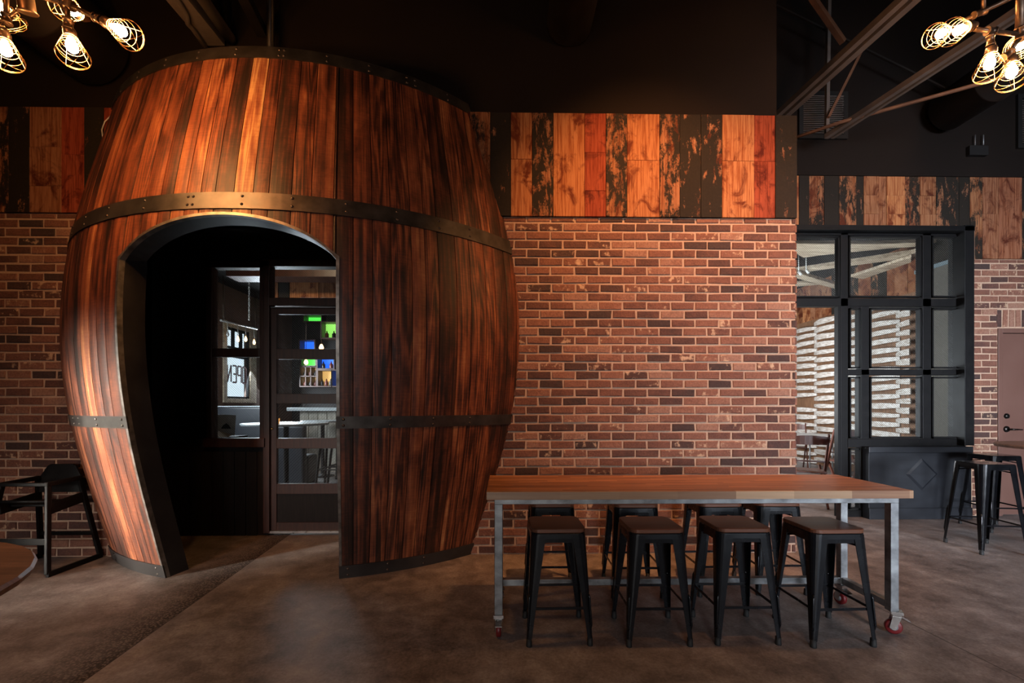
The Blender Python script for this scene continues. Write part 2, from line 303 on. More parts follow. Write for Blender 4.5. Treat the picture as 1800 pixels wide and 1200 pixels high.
# ------------------------------------------------------------------ mesh builder
FR = {}
class MB:
    def __init__(s): s.v = []; s.f = []; s.r = []; s.uv = []; s.sm = []; s.mi = []
    def add(s, vs, fs, rnd=(.5, .5), uv=None, smooth=False, mi=0):
        o = len(s.v); s.v += [tuple(x) for x in vs]
        for i, f in enumerate(fs):
            s.f.append(tuple(o + j for j in f)); s.r.append(rnd); s.sm.append(smooth); s.mi.append(mi)
            s.uv.append(uv[i] if uv else None)
        return s
    def box(s, a, b, rnd=(.5, .5), M4=None, mi=0):
        x0, y0, z0 = a; x1, y1, z1 = b
        vs = [Vector(p) for p in ((x0, y0, z0), (x1, y0, z0), (x1, y1, z0), (x0, y1, z0), (x0, y0, z1), (x1, y0, z1), (x1, y1, z1), (x0, y1, z1))]
        if M4: vs = [M4 @ p for p in vs]
        return s.add(vs, [(0, 3, 2, 1), (4, 5, 6, 7), (0, 1, 5, 4), (1, 2, 6, 5), (2, 3, 7, 6), (3, 0, 4, 7)], rnd, mi=mi)
    def beam(s, p, q, wd, ht, up=(0, 0, 1), w2=None, h2=None, rnd=(.5, .5)):
        p, q = Vector(p), Vector(q); d = (q - p).normalized(); up = Vector(up)
        sd = d.cross(up)
        if sd.length < 1e-4: sd = d.cross(Vector((0, 1, 0)))
        sd.normalize(); u = sd.cross(d).normalized()
        w2 = wd if w2 is None else w2; h2 = ht if h2 is None else h2
        vs = [c + sd * sx * a / 2 + u * sz * b / 2 for c, a, b in ((p, wd, ht), (q, w2, h2)) for sx, sz in ((-1, -1), (1, -1), (1, 1), (-1, 1))]
        return s.add(vs, [(3, 2, 1, 0), (4, 5, 6, 7), (0, 1, 5, 4), (1, 2, 6, 5), (2, 3, 7, 6), (3, 0, 4, 7)], rnd)
    def tube(s, pts, r, n=8, closed=False, caps=True):
        pts = [Vector(p) for p in pts]; m = len(pts); rs = r if isinstance(r, (list, tuple)) else [r] * m
        rings = []; prev = None
        for i, p in enumerate(pts):
            if closed: d = pts[(i + 1) % m] - pts[i - 1]
            else: d = pts[min(i + 1, m - 1)] - pts[max(i - 1, 0)]
            d.normalize()
            if prev is None:
                a = Vector((0, 0, 1)) if abs(d.z) < .9 else Vector((1, 0, 0)); u = d.cross(a).normalized()
            else:
                u = (prev - d * prev.dot(d)); u = u.normalized() if u.length > 1e-6 else d.cross(Vector((1, .3, 0))).normalized()
            prev = u; v = d.cross(u)
            rings.append([p + (u * cos(t) + v * sin(t)) * rs[i] for t in (2 * pi * k / n for k in range(n))])
        vs = [q for rg in rings for q in rg]; fs = []
        for i in range(m if closed else m - 1):
            j = (i + 1) % m
            for k in range(n): fs.append((i * n + k, i * n + (k + 1) % n, j * n + (k + 1) % n, j * n + k))
        s.add(vs, fs, smooth=True)
        if caps and not closed:
            o = len(s.v) - len(vs)
            for rg, rev in ((0, True), (m - 1, False)):
                idx = [o + rg * n + k for k in range(n)]
                s.f.append(tuple(reversed(idx) if rev else idx)); s.r.append((.5, .5)); s.uv.append(None); s.sm.append(False); s.mi.append(0)
        return s
    def lathe(s, prof, p=(0, 0, 0), axis=(0, 0, 1), n=24, smooth=True):
        p = Vector(p); q = Vector((0, 0, 1)).rotation_difference(Vector(axis).normalized()).to_matrix()
        vs = [p + q @ Vector((r * cos(2 * pi * k / n), r * sin(2 * pi * k / n), z)) for r, z in prof for k in range(n)]
        fs = [(i * n + k, i * n + (k + 1) % n, (i + 1) * n + (k + 1) % n, (i + 1) * n + k) for i in range(len(prof) - 1) for k in range(n)]
        return s.add(vs, fs, smooth=smooth)
    def prism(s, poly, ext, rnd=(.5, .5)):
        poly = [Vector(p) for p in poly]; e = Vector(ext); n = len(poly)
        fs = [tuple(range(n)), tuple(reversed(range(n, 2 * n)))] + [(i, n + i, n + (i + 1) % n, (i + 1) % n) for i in range(n)]
        return s.add(poly + [p + e for p in poly], fs, rnd)
    def build(s, name, mat, parent=None, bevel=0, seg=2, solid=0):
        fr = FR.get(parent.name) if parent else None
        vs = [fr @ Vector(v) for v in s.v] if fr else s.v
        me = bpy.data.meshes.new(name); me.from_pydata(vs, [], s.f)
        if any(r != (.5, .5) for r in s.r):
            u = me.uv_layers.new(name='rnd'); dat = []
            for p in me.polygons: dat += list(s.r[p.index]) * p.loop_total
            u.data.foreach_set('uv', dat)
        if any(x for x in s.uv):
            u = me.uv_layers.new(name='uv'); dat = []
            for p in me.polygons:
                for k in range(p.loop_total): dat += list(s.uv[p.index][k]) if s.uv[p.index] else [0, 0]
            u.data.foreach_set('uv', dat)
        me.polygons.foreach_set('use_smooth', s.sm)
        for m_ in (mat if isinstance(mat, (list, tuple)) else [mat]): me.materials.append(m_)
        me.polygons.foreach_set('material_index', s.mi)
        me.update()
        o = bpy.data.objects.new(name, me); COL.objects.link(o)
        if parent: o.parent = parent; FR[o.name] = fr
        if solid:
            q = o.modifiers.new('thickness', 'SOLIDIFY'); q.thickness = solid; q.offset = 0
        if bevel:
            q = o.modifiers.new('bevel', 'BEVEL'); q.width = bevel; q.segments = seg; q.limit_method = 'ANGLE'; q.angle_limit = RAD(40)
            q.harden_normals = False
        return o
def tag(o, label, cat, group=None):
    o['label'] = label; o['category'] = cat
    if group: o['group'] = group
    return o
def thing(name, label, cat, loc=(0, 0, 0), group=None, world=True):
    o = bpy.data.objects.new(name, None); COL.objects.link(o); o.empty_display_size = .1
    o.location = loc; tag(o, label, cat, group)
    if world: FR[o.name] = Matrix.Translation(-Vector(loc))
    return o
def struct(o): o['kind'] = 'structure'; return o
KIDS = {}
def children(o): return [c for c in COL.objects if c.parent == o]
def copy_tree(o, parent=None):
    c = o.copy(); COL.objects.link(c)
    if parent: c.parent = parent
    for ch in children(o): copy_tree(ch, c)
    return c
def place(src, first, loc, rz, label, group=None):
    o = src if first else copy_tree(src)
    o.location = loc; o.rotation_euler = (0, 0, rz); o['label'] = label
    if group: o['group'] = group
    return o

# ------------------------------------------------------------------ main planes
ZT, ZB = 3.86, 2.956                     # top and bottom of the plank band on the near wall
XE = at(1398, 600, 0).x                  # right end of the near brick wall
YR = 1.28                                # recessed wall plane on the right
Z = Vector((0, 0, 0))

# ------------------------------------------------------------------ floor and ceiling
struct(MB().box((-9, -10, -.1), (9, 11.5, 0)).build('floor', M['floor']))
struct(MB().box((-9, -10, 6.6), (9, 11.5, 6.7)).build('ceiling', M['black_wall']))

# ------------------------------------------------------------------ brick walls
def bricks(name, x0, x1, z0, z1, Y, holes=(), seed=1, endcap=False, soldier=None):
    rn = random.Random(seed); b = MB(); rowh, bl, j = .0765, .2135, .0155
    nrow = int(math.ceil((z1 - z0) / rowh))
    def brick(a, c, lo, hi, rnd, yoff=0):
        jt = lambda: rn.uniform(-.0035, .0035)
        y = Y - .007 + rn.uniform(-.003, .002); r = .005
        vs = [(a + jt(), Y + .01, lo), (c + jt(), Y + .01, lo), (c, Y + .01, hi), (a, Y + .01, hi),
              (a + jt(), y + r, lo + jt()), (c + jt(), y + r, lo + jt()), (c + jt(), y + r, hi + jt()), (a + jt(), y + r, hi + jt()),
              (a + r + jt(), y, lo + r + jt()), (c - r + jt(), y, lo + r + jt()), (c - r + jt(), y, hi - r + jt()), (a + r + jt(), y, hi - r + jt())]
        fs = [(8, 9, 10, 11)] + [(4 + i, 4 + (i + 1) % 4, 8 + (i + 1) % 4, 8 + i) for i in range(4)] + [(i, (i + 1) % 4, 4 + (i + 1) % 4, 4 + i) for i in range(4)]
        b.add(vs, fs, rnd)
    for i in range(nrow):
        lo = z0 + i * rowh + j * .5; hi = min(z0 + (i + 1) * rowh - j * .5, z1 - .004)
        if hi - lo < .015: continue
        x = x0 - (bl / 2 if i % 2 else 0) - rn.uniform(0, .015)
        while x < x1:
            a = max(x + j * .5, x0); c = min(x + bl - j * .5, x1); x += bl
            if c - a < .02: continue
            segs = [(a, c)]
            for (hx0, hx1, hz0, hz1) in holes:
                if hi > hz0 and lo < hz1:
                    ns = []
                    for (p, q) in segs:
                        if q <= hx0 or p >= hx1: ns.append((p, q)); continue
                        if p < hx0: ns.append((p, hx0))
                        if q > hx1: ns.append((hx1, q))
                    segs = ns
            for p, q in segs:
                if q - p > .015: brick(p, q, lo, hi, (min(1, max(0, rn.gauss(.5, .28))), rn.random()))
    if soldier:
        sx0, sx1, sz0, sz1 = soldier; x = sx0
        while x < sx1: brick(x + j * .5, min(x + rowh - j * .5, sx1), sz0 + j * .5, sz1 - j * .5, (rn.random(), rn.random())); x += rowh
    if endcap:      # the return face of the wall end
        for i in range(nrow):
            lo = z0 + i * rowh + j * .5; hi = min(z0 + (i + 1) * rowh - j * .5, z1 - .004); y = Y
            while y < Y + .30:
                rr = (rn.random(), rn.random()); y1 = min(y + (.10 if i % 2 else .2), Y + .30)
                b.box((x1 - .02, y - .004, lo), (x1 + .010 + rn.uniform(-.003, .003), y1 - j, hi), rr); y = y1
    return b
def mortar_plane(name, x0, x1, z0, z1, Y, holes, th=.3):
    xs = sorted({x0, x1, *[h for q in holes for h in q[:2]]}); zs = sorted({z0, z1, *[h for q in holes for h in q[2:]]})
    b = MB()
    for a, c in zip(xs, xs[1:]):
        for e, f in zip(zs, zs[1:]):
            mx, mz = (a + c) / 2, (e + f) / 2
            if any(h[0] < mx < h[1] and h[2] < mz < h[3] for h in holes): continue
            b.box((a, Y, e), (c, Y + th, f))
    return b
HOLE = [(-3.28, -.45, -.01, ZB + .01)]
wb = struct(mortar_plane('w', -8.5, XE, 0, ZB, 0, HOLE).build('wall_back', M['mortar']))
bk = bricks('b', -6.2, XE, 0, ZB, 0, HOLE, 3, True).build('brick_courses', M['brick'], wb)

# plank bands
def planks(name, parent, items, z0, z1, Y, seed=5, th=.03):
    rn = random.Random(seed); b = MB()
    for (a, c, kind) in items:
        yo = rn.uniform(0, .006); zz = [z0, z1]; sd = rn.random()
        if kind < .7 and c - a > .15 and rn.random() < .8:   # patched boards are made of two or three lengths
            zz = sorted([z0, z1] + [z0 + (z1 - z0) * t for t in ((.25, .62) if rn.random() < .5 else (.55,))])
        for lo, hi in zip(zz, zz[1:]):
            b.box((a + .0015, Y - th + yo + rn.uniform(0, .003), lo + .001), (c - .0015, Y, hi - .001), (min(1, max(0, kind + rn.uniform(-.03, .03))), sd + lo * .02))
    return struct(b.build(name, M['plank'], None, .0015, 1))
def px_items(rows, Y, py=300): return [(at(a, py, Y).x, at(c, py, Y).x, k) for a, c, k in rows]
LG, RD, DK, DP, BLK, BR = .25, .66, .88, .80, .99, .52
planks('trim_1', None, px_items([(-420, -380, DK), (-380, -330, LG), (-330, -290, .93), (-290, -240, RD), (-240, -200, DK), (-200, -160, .4), (-160, -120, BLK), (-120, -60, LG), (-60, 0, DK), (0, 20, DK), (20, 57, .93), (57, 113, BR), (113, 153, .6), (153, 187, BLK), (187, 230, RD), (230, 300, DK),
    (790, 826, RD), (826, 862, DP), (862, 898, BLK), (898, 935, LG), (935, 972, DK), (972, 1027, LG), (1027, 1064, RD), (1064, 1101, .84), (1101, 1158, .3), (1158, 1193, .84), (1193, 1230, .9), (1230, 1267, .92), (1267, 1323, .27), (1323, 1360, RD)], 0) + [(at(1360, 300, 0).x, XE, .93)], ZB, ZT, 0, 5)
struct(MB().box((-8.5, 0, ZB), (XE, .3, ZT)).build('trim_2', M['black_wall']))
struct(MB().box((-8.5, .0, ZT), (at(1365, 100, 0).x, .3, 6.6)).build('wall_back_upper', M['black_wall']))

# ------------------------------------------------------------------ the barrel
XA, CY = -1.84, 1.60
RR = [(0, 2.222), (1, 2.452), (2, 2.545), (3, 2.425), (3.95, 2.205)]
def rad(z):      # Lagrange through the five radii
    t = 0
    for i, (zi, ri) in enumerate(RR):
        p = ri
        for j, (zj, _) in enumerate(RR):
            if i != j: p *= (z - zj) / (zi - zj)
        t += p
    return t
def bp(th, z, off=0.0):
    r = rad(z) + off; return Vector((XA + r * sin(th), CY - r * cos(th), z))
AL, AR = -.326, .274
def arch(th):
    t = (th - (AL + AR) / 2) / ((AR - AL) / 2)
    return 2.31 + .43 * sqrt(max(0, 1 - (.93 * t) ** 2)) - .43 * sqrt(1 - .93 ** 2)
ZTOP = 3.93
TH0, TH1 = -.80, .80
SW = .0515
barrel = thing('barrel_entrance', 'giant wooden barrel forming the entrance, with an arched doorway cut through its front', 'barrel', (XA, -.75, 0))
b = MB(); rn = random.Random(11)
th = -1.06
bounds = []
while th < 1.06:
    bounds.append(th); th += SW * rn.choice((.8, 1, 1, 1.15))
bounds.append(1.06)
def stave_piece(t0, t1, inside, rnd):
    nz = 40; nu = 4; gap = .0011
    ths = [t0 + gap + (t1 - t0 - 2 * gap) * i / nu for i in range(nu + 1)]
    grid = []
    for i, t in enumerate(ths):
        zlo = arch(t) if inside else 0.0
        edge = i in (0, nu)
        col = []
        for k in range(nz + 1):
            z = zlo + (ZTOP - zlo) * k / nz
            p = bp(t, z, -.0 if not edge else -.003)
            if p.y > -.002:      # stop at the wall plane
                hw = sqrt(max(rad(z) ** 2 - (CY + .002) ** 2, 0)); p = Vector((XA + (hw if t > 0 else -hw), -.002, z))
            col.append(p)
        grid.append(col)
    vs = [p for c in grid for p in c]; fs = []; uvs = []
    W = nz + 1
    for i in range(nu):
        for k in range(nz):
            q = (i * W + k, (i + 1) * W + k, (i + 1) * W + k + 1, i * W + k + 1); fs.append(q)
            uvs.append([(ths[j // W] * 2.45, vs[j].z) for j in q])
    b.add(vs, fs, rnd, uvs, True)
    # side lips down into the joint
    for t, col, fl in ((ths[0], grid[0], 0), (ths[-1], grid[-1], 1)):
        vs2 = col + [p - Vector((sin(t), -cos(t), 0)) * .02 for p in col]
        b.add(vs2, [(k, k + 1, W + k + 1, W + k) for k in range(nz)], rnd, [[(t * 2.45, col[j].z) for j in (k, k + 1, k + 1, k)] for k in range(nz)])
for t0, t1 in zip(bounds, bounds[1:]):
    rnd = (rn.random(), rn.random())
    cuts = [t0] + [c for c in (AL, AR) if t0 < c < t1] + [t1]
    for a_, c_ in zip(cuts, cuts[1:]):
        m_ = (a_ + c_) / 2
        stave_piece(a_, c_, AL < m_ < AR, rnd)
stv = b.build('staves', M['stave'], barrel)
# dark backing behind the joints
b = MB()
def shell(b, off, t0, t1, zf, z1, n=60, nz=24, ymax=-.002):
    g = []
    for i in range(n + 1):
        t = t0 + (t1 - t0) * i / n; z0 = zf(t)
        for k in range(nz + 1):
            z = z0 + (z1 - z0) * k / nz; p = bp(t, z, off)
            if p.y > ymax:
                hw = sqrt(max((rad(z) + off) ** 2 - (CY - ymax) ** 2, 0)); p = Vector((XA + (hw if t > 0 else -hw), ymax, z))
            g.append(p)
    W = nz + 1
    b.add(g, [(i * W + k, (i + 1) * W + k, (i + 1) * W + k + 1, i * W + k + 1) for i in range(n) for k in range(nz)], smooth=True)
shell(b, -.018, -1.0, AL - .002, lambda t: 0, ZTOP); shell(b, -.018, AL - .002, AR + .002, lambda t: arch(min(AR, max(AL, t))) + .004, ZTOP); shell(b, -.018, AR + .002, 1.0, lambda t: 0, ZTOP)
# lid
ring = [bp(-.85 + 1.7 * i / 40, ZTOP, -.01) for i in range(41)]
ring = [Vector((p.x, min(p.y, -.002), ZTOP - .01)) for p in ring]
b.add(ring + [Vector((XA, -.002, ZTOP - .01))], [(i, i + 1, 41) for i in range(40)])
b.build('inner_shell', M['black'], barrel)
# hoops
def hoop(z0, z1, t0, t1, name='hoop', off=.008, mat='hoop', label=None):
    b = MB(); n = 70; vs = []
    t0 = max(t0, -.92); t1 = min(t1, .92)
    for i in range(n + 1):
        t = t0 + (t1 - t0) * i / n
        for z, o in ((z0, -.004), (z0, off), (z1, off), (z1, -.004)):
            p = bp(t, z, o)
            if p.y > -.002:
                hw = sqrt(max((rad(z) + o) ** 2 - (CY + .002) ** 2, 0)); p = Vector((XA + (hw if t > 0 else -hw), -.002, z))
            vs.append(p)
    fs = [(i * 4 + a_, (i + 1) * 4 + a_, (i + 1) * 4 + a_ + 1, i * 4 + a_ + 1) for i in range(n) for a_ in range(3)]
    fs += [(0, 1, 2, 3), (n * 4 + 3, n * 4 + 2, n * 4 + 1, n * 4)]
    b.add(vs, fs)
    return b.build(name, M[mat], barrel)
rb = MB().lathe([(0, .0065), (.006, .0055), (.0095, .002), (.0105, -.001)], n=10)
rv0 = None
def rivet(parent, th_, z):
    global rv0
    p = bp(th_, z, .008)
    if p.y > -.02: return
    if rv0 is None:
        bb = MB(); bb.v, bb.f, bb.r, bb.uv, bb.sm, bb.mi = rb.v, rb.f, rb.r, rb.uv, rb.sm, rb.mi
        me = bb.build('rivet', M['rivet']); rv0 = me; o = me
    else:
        o = rv0.copy(); COL.objects.link(o)
    o.parent = parent; loc = FR[parent.name] @ p
    n_ = Vector((sin(th_), -cos(th_), 0))
    o.location = loc; o.rotation_euler = n_.to_track_quat('Z', 'Y').to_euler(); return o
def rivets(h, z0, z1, ths):
    for t in ths:
        rivet(h, t, z0 + (z1 - z0) * .25); rivet(h, t, z0 + (z1 - z0) * .75)
h = hoop(ZTOP - .085, ZTOP + .012, -1, 1); rivets(h, ZTOP - .085, ZTOP + .012, [-.62, -.48, -.33, -.19, -.055, .085, .10, .235, .37, .50, .53, .66])
h = hoop(2.628, 2.745, -1, 1); rivets(h, 2.628, 2.745, [-.68, -.55, -.41, -.26, -.12, -.105, .03, .16, .30, .44, .57, .68])
h = hoop(1.140, 1.226, -1, AL + .001); rivets(h, 1.140, 1.226, [-.66, -.60, -.47, -.345])
h = hoop(1.140, 1.226, AR - .001, 1); rivets(h, 1.140, 1.226, [.292, .42, .55, .68])
h = hoop(.0, .10, -1, AL + .001, mat='liner'); rivets(h, .0, .10, [-.66, -.36])
h = hoop(.0, .10, AR - .001, 1, mat='liner'); rivets(h, .0, .10, [.30, .43, .56])
# opening outline: up the left edge, over the arch, down the right edge
edge = [(AL, z) for z in [arch(AL) * k / 26 for k in range(27)]] + [(AL + (AR - AL) * k / 40, None) for k in range(1, 40)] + [(AR, z) for z in [arch(AR) * (26 - k) / 26 for k in range(27)]]
edge = [(t, arch(t) if z is None else z) for t, z in edge]
b = MB(); vs = []
nE = len(edge)
for i, (t, z) in enumerate(edge):
    if i <= 26: o_, zz = (-.006, z)
    vs += [bp(t, z, .006), bp(t, z, -.02)]
def strip(b, A, B): 
    n = len(A); b.add(list(A) + list(B), [(i, i + 1, n + i + 1, n + i) for i in range(n - 1)])
def inset(i, d):         # shift towards the solid side of the shell
    t, z = edge[i]
    if i <= 26: return (t - d / 2.4, z + (d if i == 26 else 0))
    if i >= nE - 27: return (t + d / 2.4, z + (d if i == nE - 27 else 0))
    return (t, z + d)
outer = [bp(*inset(i, .020), .007) for i in range(nE)]; inner = [bp(t, z, .007) for t, z in edge]; back = [bp(t, z, -.03) for t, z in edge]; ob = [bp(*inset(i, .020), -.002) for i in range(nE)]
strip(b, ob, outer); strip(b, outer, inner); strip(b, inner, back)
b.build('steel_trim', M['steel_edge'], barrel)
b = MB(); jin = [p + Vector((.035 if i <= 26 else (-.0 if i >= nE - 27 else 0.0), .15, 0)) for i, p in enumerate(back)]
jo = [p + Vector((-.03 if i <= 26 else (.03 if i >= nE - 27 else 0), 0, .03 if 26 < i < nE - 27 else 0)) for i, p in enumerate(jin)]
strip(b, [p + (q - p) * 0 for p, q in zip(back, jin)], jin); strip(b, jin, jo)
bo = [p + Vector((-.03 if i <= 26 else (.03 if i >= nE - 27 else 0), .012, .03 if 26 < i < nE - 27 else 0)) for i, p in enumerate(back)]
strip(b, jo, bo)
b.build('doorway_liner', M['liner'], barrel)

# ------------------------------------------------------------------ helpers for framed panes
def prect(x0, y0, x1, y1, Y):            # pixel rectangle on the plane Y -> (X0, X1, Z0, Z1)
    a = at(x0, (y0 + y1) / 2, Y); c = at(x1, (y0 + y1) / 2, Y); m_ = (x0 + x1) / 2
    return a.x, c.x, at(m_, y1, Y).z, at(m_, y0, Y).z
def pbox(b, x0, y0, x1, y1, Y, th):
    a, c, e, f = prect(x0, y0, x1, y1, Y); return b.box((a, Y, e), (c, Y + th, f))
def wires(name, parent, R, Y, slope=1, pitch=.0235, r=.0008):
    a, c, e, f = R; b = MB()
    W_, H_ = c - a, f - e
    for sg, rr, pt in ((slope, r * 1.15, pitch), (-slope, r * .5, pitch)):
        k = -H_
        while k < W_:
            # line x = k + t, z = t (0..H) clipped to the pane
            t0, t1 = max(0, -k), min(H_, W_ - k)
            if t1 - t0 > .004:
                x0, z0, x1, z1 = k + t0, t0, k + t1, t1
                if sg > 0: p, q = (a + x0, Y, e + z0), (a + x1, Y, e + z1)
                else: p, q = (a + x0, Y, f - z0), (a + x1, Y, f - z1)
                b.beam(p, q, rr * 2, rr * 2, (0, 1, 0))
            k += pt
    o = b.build(name, M['wire'], parent); o['kind'] = 'stuff' if False else o.get('kind', ''); del o['kind']; return o
def pane(parent, R, Y, mat='glass', name='glass_pane'):
    a, c, e, f = R; return MB().box((a, Y - .003, e), (c, Y + .003, f)).build(name, M[mat], parent)

# ------------------------------------------------------------------ vestibule
YV = .62
struct(MB().box((-3.34, .0, 0), (-3.28, YV + .1, ZB)).build('wall_vestibule_left', M['dark_board']))
struct(MB().box((-.45, .02, 0), (-.39, YV + .1, ZB)).build('wall_vestibule_right', M['dark_board']))
struct(MB().box((-3.28, .0, ZB), (-.45, YV + .1, ZB + .06)).build('ceiling_vestibule', M['black']))
Wn = prect(366, 464, 460, 776, YV)        # window opening
DR = prect(472, 466, 632, 937, YV)
wv = struct(mortar_plane('v', -3.28, -.45, 0, ZB, YV, [(Wn[0], Wn[1], Wn[2], Wn[3]), (DR[0], DR[1], -.01, DR[3])], .10).build('wall_vestibule_back', M['dark_board']))
# vertical board joints under the window
b = MB(); x = -3.2
while x < -.5:
    if x < Wn[0] - .06 or x < DR[0] - .05: b.box((x - .05, YV - .012, 0), (x + .05, YV, Wn[2] - .10))
    x += .112
b.build('board', M['dark_board'], wv)
b = MB()
pbox(b, 356, 770, 464, 786, YV - .05, .09)      # sill
pbox(b, 362, 458, 372, 776, YV - .03, .10); pbox(b, 456, 458, 464, 776, YV - .03, .10); pbox(b, 362, 458, 464, 470, YV - .03, .10)
pbox(b, 372, 612, 456, 627, YV - .02, .06)
w1 = struct(b.build('window_1', M['brown_wood'], None, .004))
for (r_, s_) in ((prect(372, 470, 456, 612, YV + .03), -1), (prect(372, 627, 456, 770, YV + .03), -1)):
    pane(w1, r_, YV + .03); wires('security_mesh', w1, r_, YV + .018, s_)
b = MB()
pbox(b, 462, 458, 473, 937, YV - .03, .12); pbox(b, 628, 458, 640, 937, YV - .03, .12)
pbox(b, 462, 456, 640, 468, YV - .03, .12); pbox(b, 473, 523, 628, 537, YV - .03, .12)
d1 = struct(b.build('door_1', M['brown_wood'], None, .004))
r_ = prect(473, 468, 628, 523, YV + .03); pane(d1, r_, YV + .03); wires('security_mesh', d1, r_, YV + .018, -1)
b = MB()
pbox(b, 474, 539, 486, 932, YV + .005, .045); pbox(b, 612, 539, 627, 932, YV + .005, .045)
for y0, y1 in ((539, 552), (613, 631), (692, 709), (770, 788), (850, 868), (918, 932)): pbox(b, 486, y0, 612, y1, YV + .005, .045)
leaf = b.build('door_leaf', M['brown_wood'], d1, .003)
for y0, y1, s_ in ((552, 613, -1), (631, 692, -1), (709, 770, 1), (788, 850, 1)):
    r_ = prect(486, y0, 612, y1, YV + .03); pane(leaf, r_, YV + .03); wires('security_mesh', leaf, r_, YV + .018, s_, .0235 if s_ < 0 else .03)
b = MB(); pbox(b, 486, 868, 612, 918, YV + .02, .02); b.build('kick_panel', M['dark_board'], leaf)
b = MB(); pbox(b, 472, 933, 628, 937, YV - .02, .08); b.build('threshold', M['aluminium'], d1)
p = at(478, 753, YV); b = MB().lathe([(.0, .0), (.011, 0), (.013, .006), (.009, .012), (0, .013)], (p.x, YV + .005, p.z), (0, -1, 0), 16); b.build('lock_cylinder', M['brass'], leaf)
b = MB(); p = at(480, 545, YV)
b.beam(at(476, 540, YV - .03), at(600, 540, YV - .03), .008, .01); b.build('drip_edge', M['galv'], d1)

# ------------------------------------------------------------------ bar room behind the vestibule
XL = -5.2
struct(MB().box((XL - .1, .3, 0), (XL, onx(395, 640, XL).y, 4.2)).build('wall_bar_left', M['brick_red_wall']))
# street window in the left wall
ya, yb = onx(397, 640, XL).y, onx(438, 640, XL).y
zw0, zw1 = 1.30 + (713 - 700) / F * (ya + D), 1.30 + (713 - 574) / F * (ya + D)
b = MB(); b.box((XL - .1, yb, 0), (XL, 7.7, 4.2)).box((XL - .1, ya, 0), (XL, yb, zw0)).box((XL - .1, ya, zw1), (XL, yb, 4.2))
struct(b.build('wall_bar_left_far', M['brick_red_wall']))
b = MB(); t_ = .05; xf = XL - .02
for (y0, y1, z0, z1) in ((ya - .10, ya, zw0 - .08, zw1 + .1), (yb, yb + .22, zw0 - .08, zw1 + .1), (ya, yb, zw1, zw1 + .08), (ya, yb, zw0 - .08, zw0)):
    b.box((XL, y0, z0), (XL + .03, y1, z1))
w3 = struct(b.build('window_3', M['clad'], None, .003))
b = MB(); zm = zw0 + (zw1 - zw0) * .60
for k in range(0, 4): yy = ya + (yb - ya) * k / 3; b.box((xf - .03, yy - .022, zm if 0 < k < 3 else zw0), (xf + .02, yy + .022, zw1))
for zz in (zw0 + .02, zm, zw1 - .03, zm + (zw1 - zm) * .30): b.box((xf - .03, ya, zz - .02), (xf + .02, yb, zz + .02))
b.build('window_sash', M['black_steel'], w3)
MB().box((xf - .05, ya, zw0), (xf - .045, yb, zw1)).build('glass_pane', M['glass'], w3)
struct(MB().box((XL - 3.0, ya - 3.5, -.5), (XL - 2.95, yb + 5, 5)).build('wall_outside_sky', M['sky_white']))
b = MB(); b.box((XL - 2.3, ya - 1.2, .35), (XL - 1.5, yb + 2.2, 1.52)); [b.lathe([(0, -.1), (.33, -.1), (.33, .1), (0, .1)], (XL - 1.55, yy_, .33), (1, 0, 0), 20) for yy_ in (ya - .6, yb + 1.5)]; b.prism([(XL - 1.6, ya - .5, 1.52), (XL - 1.6, yb + 1.9, 1.52), (XL - 1.6, yb + 1.7, 1.90), (XL - 1.6, ya + .1, 1.90)], (-.6, 0, 0)); struct(MB().box((XL - 3, ya - 3.5, -.1), (XL - .1, yb + 5, 0)).build('ground_outside', M['mortar']))
tag(b.build('parked_van', M['street']), 'pale blue-green vehicle outside, seen through the lower part of the street window', 'vehicle')
# OPEN lettering on the street window, read from outside (mirrored from in here)
sign = thing('open_sign', 'maroon OPEN sign hung on the street window, seen mirrored from inside', 'sign', (xf + .02, ya, zm - .3))
gl = {'O': [[(0, 0), (1, 0), (1, 1), (0, 1), (0, 0)]], 'P': [[(0, 0), (0, 1), (1, 1), (1, .45), (0, .45)]], 'E': [[(1, 0), (0, 0), (0, 1), (1, 1)], [(0, .5), (.8, .5)]], 'N': [[(0, 0), (0, 1), (1, 0), (1, 1)]]}
zs0, zs1 = 1.30 + (713 - 672) / F * (ya + D + .2), 1.30 + (713 - 643) / F * (ya + D + .2)
wy = (yb - ya)
for i, ch in enumerate('NEPO'):
    y0 = ya + wy * (.04 + i * .215); lw = wy * .15; b = MB()
    for st in gl[ch]:
        for p, q in zip(st, st[1:]):
            f_ = lambda t: Vector((xf + .03, y0 + (1 - t[0]) * lw, zs0 + t[1] * (zs1 - zs0)))
            b.beam(f_(p), f_(q), .034, .006, (1, 0, 0))
    b.build('letter_' + ch.lower(), M['red_sign'], sign)
# pipe rail with bulbs over the street window, chain
rail = thing('pendant_rail', 'pale pipe rail with hanging bulbs above the street window', 'light', (XL + .35, ya - .1, zw1 + .1))
p0, p1 = onx(388, 563, XL + .35), onx(452, 578, XL + .35)
MB().tube([p0, p1], .018).build('rail', M['conduit'], rail)
for q_ in (p0 + (p1 - p0) * .06, p0 + (p1 - p0) * .94): MB().tube([q_, Vector((q_.x, q_.y, 3.55))], .007).build('hanger', M['iron'], rail)
for px_, bl, w_ in ((399, 586, 0), (416, 590, 1), (430, 588, 1), (446, 602, 1)):
    t = (px_ - 388) / 64; pp = p0 + (p1 - p0) * t; q = pp - Vector((0, 0, .16 + .03 * (px_ % 3)))
    MB().tube([pp, q], .006).build('cord', M['conduit'], rail)
    MB().lathe([(0, -.10), (.018, -.09), (.026, -.06), (.016, -.02), (.010, 0)], q, n=12).build('bulb', M['warm_bulb' if px_ > 410 else 'conduit'], rail)
b = MB(); c0 = at(438, 492, 3.2); c1 = at(438, 562, 3.2)
k = 0; z_ = 3.53
